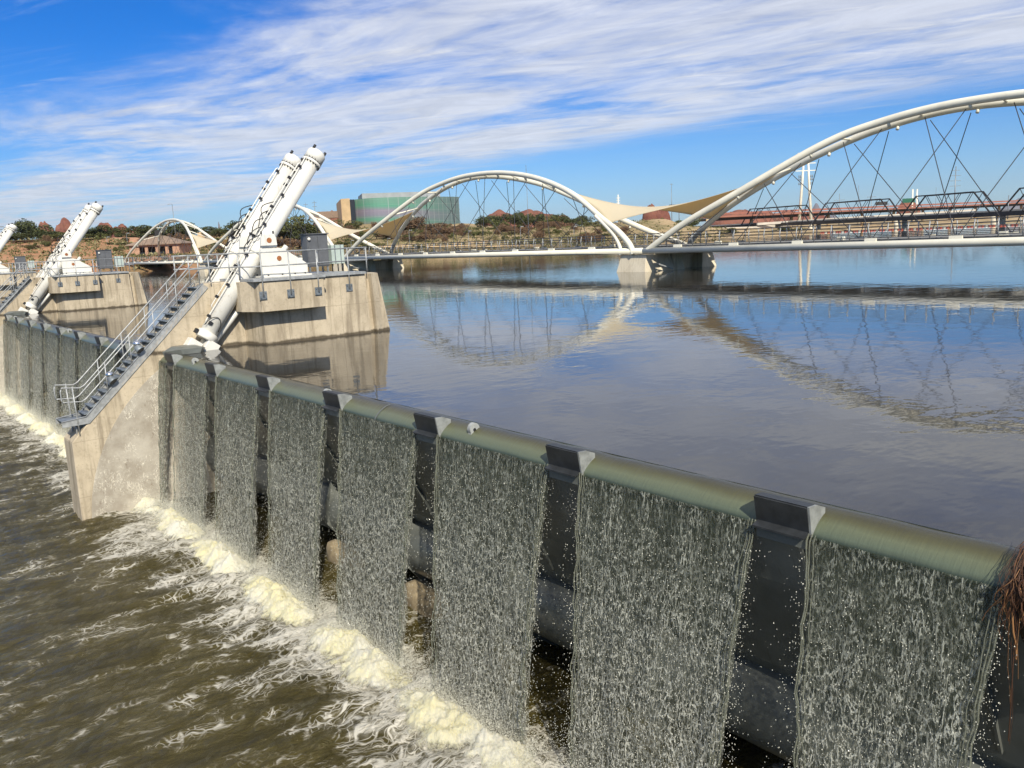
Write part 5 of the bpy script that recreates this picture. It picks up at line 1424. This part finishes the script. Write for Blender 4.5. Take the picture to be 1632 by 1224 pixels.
for (x_, y_, d_, w_, k_) in [
    (15, 372, 360, 50, 'dark'), (48, 354, 375, 42, 'dark'), (38, 366, 365, 60, 'olive'), (72, 370, 360, 40, 'dark'), (90, 372, 358, 36, 'olive'), (108, 366, 362, 40, 'dark'), (128, 372, 356, 30, 'olive'),
    (152, 366, 362, 34, 'dark'), (172, 360, 366, 44, 'dark'), (195, 364, 362, 40, 'olive'), (146, 382, 330, 30, 'olive'), (55, 385, 335, 40, 'brown'), (98, 381, 335, 26, 'brown'), (30, 384, 330, 34, 'brown'), (190, 390, 300, 26, 'olive'), (212, 372, 345, 30, 'dark'),
    (240, 362, 340, 40, 'dark'), (262, 358, 345, 46, 'dark'), (288, 362, 350, 30, 'dark'), (303, 356, 352, 36, 'dark'), (335, 360, 420, 34, 'dark'), (352, 366, 415, 26, 'dark'), (388, 352, 380, 46, 'dark'), (370, 364, 385, 28, 'olive'),
    (330, 386, 300, 30, 'olive'), (345, 392, 290, 24, 'pale'), (372, 388, 295, 28, 'olive'),
    (445, 350, 330, 50, 'olive'), (465, 345, 335, 46, 'olive'), (472, 356, 330, 40, 'dark'), (455, 378, 300, 44, 'brown'), (478, 380, 296, 40, 'brown'), (430, 376, 310, 36, 'brown'), (497, 368, 330, 30, 'olive'), (505, 352, 420, 34, 'olive'), (530, 360, 400, 34, 'olive'), (548, 352, 430, 32, 'olive'), (556, 380, 320, 24, 'olive'), (585, 384, 315, 26, 'olive'),
    (640, 350, 400, 60, 'brown'), (662, 346, 405, 50, 'brown'), (622, 366, 360, 46, 'brown'), (690, 354, 400, 40, 'brown'), (708, 362, 380, 34, 'brown'), (676, 372, 350, 44, 'brown'), (601, 368, 360, 30, 'olive'),
    (775, 344, 480, 26, 'dark'), (790, 342, 485, 34, 'dark'), (812, 346, 470, 30, 'olive'), (826, 340, 480, 28, 'dark'), (852, 338, 480, 32, 'dark'), (866, 346, 470, 24, 'olive'), (806, 358, 400, 34, 'brown'), (832, 362, 390, 30, 'brown'),
    (893, 342, 480, 26, 'dark'), (912, 348, 440, 28, 'dark'), (930, 342, 470, 26, 'olive'), (880, 352, 430, 36, 'brown'), (870, 352, 400, 22, 'brown'), (948, 352, 420, 28, 'olive'), (960, 358, 380, 26, 'olive'), (975, 360, 360, 24, 'olive'),
    (756, 366, 370, 26, 'olive'), (780, 376, 340, 20, 'pale'), (732, 360, 420, 24, 'brown'), (955, 372, 320, 30, 'olive'), (1085, 348, 450, 30, 'olive'), (1103, 352, 430, 22, 'dark'), (1165, 362, 330, 22, 'olive'), (1150, 366, 330, 14, 'pale'), (1262, 361, 420, 26, 'olive'), (1245, 362, 420, 16, 'dark')]:
    nm, lb, gpn = GT[k_]; tree(x_, y_, d_, w_, k_, nm, lb, gpn)
def shrub(x, d, h, w, k_):
    g = gp(x, d); tree(x, hy(x) - (g.z + h) * 1335.0 / d, d, w / d * 1322 / 1.35, k_, *GT[k_])
r_ = np.random.default_rng(21)
for i in range(120):
    x_ = r_.uniform(-10, 1000) if i % 2 else r_.uniform(560, 980)
    P = bank_at(x_); d_ = P[1][0] + (P[3][0] + 20 - P[1][0]) * r_.random() ** 0.7
    k_ = ('brown', 'olive', 'pale', 'brown', 'olive')[i % 5]
    shrub(x_, d_, r_.uniform(1.2, 3.4) * (1.5 if k_ == 'brown' else 1.0), r_.uniform(3, 7), k_)
# fine scrub cover as one mass
V = []; F = []; nb = 0
r_ = np.random.default_rng(5); pts = []
for i in range(8500):
    x_ = r_.uniform(-120, 1160); P = bank_at(x_); d_ = r_.uniform(P[0][0] + 6, P[3][0] + 60)
    if x_ > 980 and r_.random() < 0.6: continue
    g = gp(x_, d_); s = r_.uniform(0.25, 0.8) * (1.5 if r_.random() < 0.15 else 1)
    for k in range(7):
        c = np.array([g.x + r_.normal(0, s * 0.6), g.y + r_.normal(0, s * 0.6), g.z + abs(r_.normal(0.25, 0.3)) * s + 0.1])
        a = r_.normal(size=3); a /= np.linalg.norm(a); b = np.cross(a, r_.normal(size=3)); b /= np.linalg.norm(b)
        q = s * 0.33
        pts += [c - a*q - b*q*0.7, c + a*q - b*q*0.7, c + a*q + b*q*0.7, c - a*q + b*q*0.7]
V = np.array(pts); F = np.arange(len(V)).reshape(-1, 4)
half = (len(F) // 2)
o = mesh_np('desert_scrub', V[:half*4], F[:half], M['leaf_pale'], None); tag(o, kind='stuff')
o = mesh_np('desert_scrub', V[half*4:], F[half:] - half*4, M['leaf_olive'], None); tag(o, kind='stuff')

# ================================================================== AIR
m = MT('air'); m.t.nodes.remove(m.b)
pv = m.n('ShaderNodeVolumePrincipled'); pv.inputs['Color'].default_value = (0.70, 0.82, 1.0, 1); pv.inputs['Density'].default_value = 3.0e-5; pv.inputs['Anisotropy'].default_value = 0.2
m.l(pv.outputs[0], m.out.inputs['Volume'])
hz = MB().box((-1500, -1500, -14), (17000, 17000, 700)).build('haze', m.m, fix=False); tag(hz, kind='stuff')
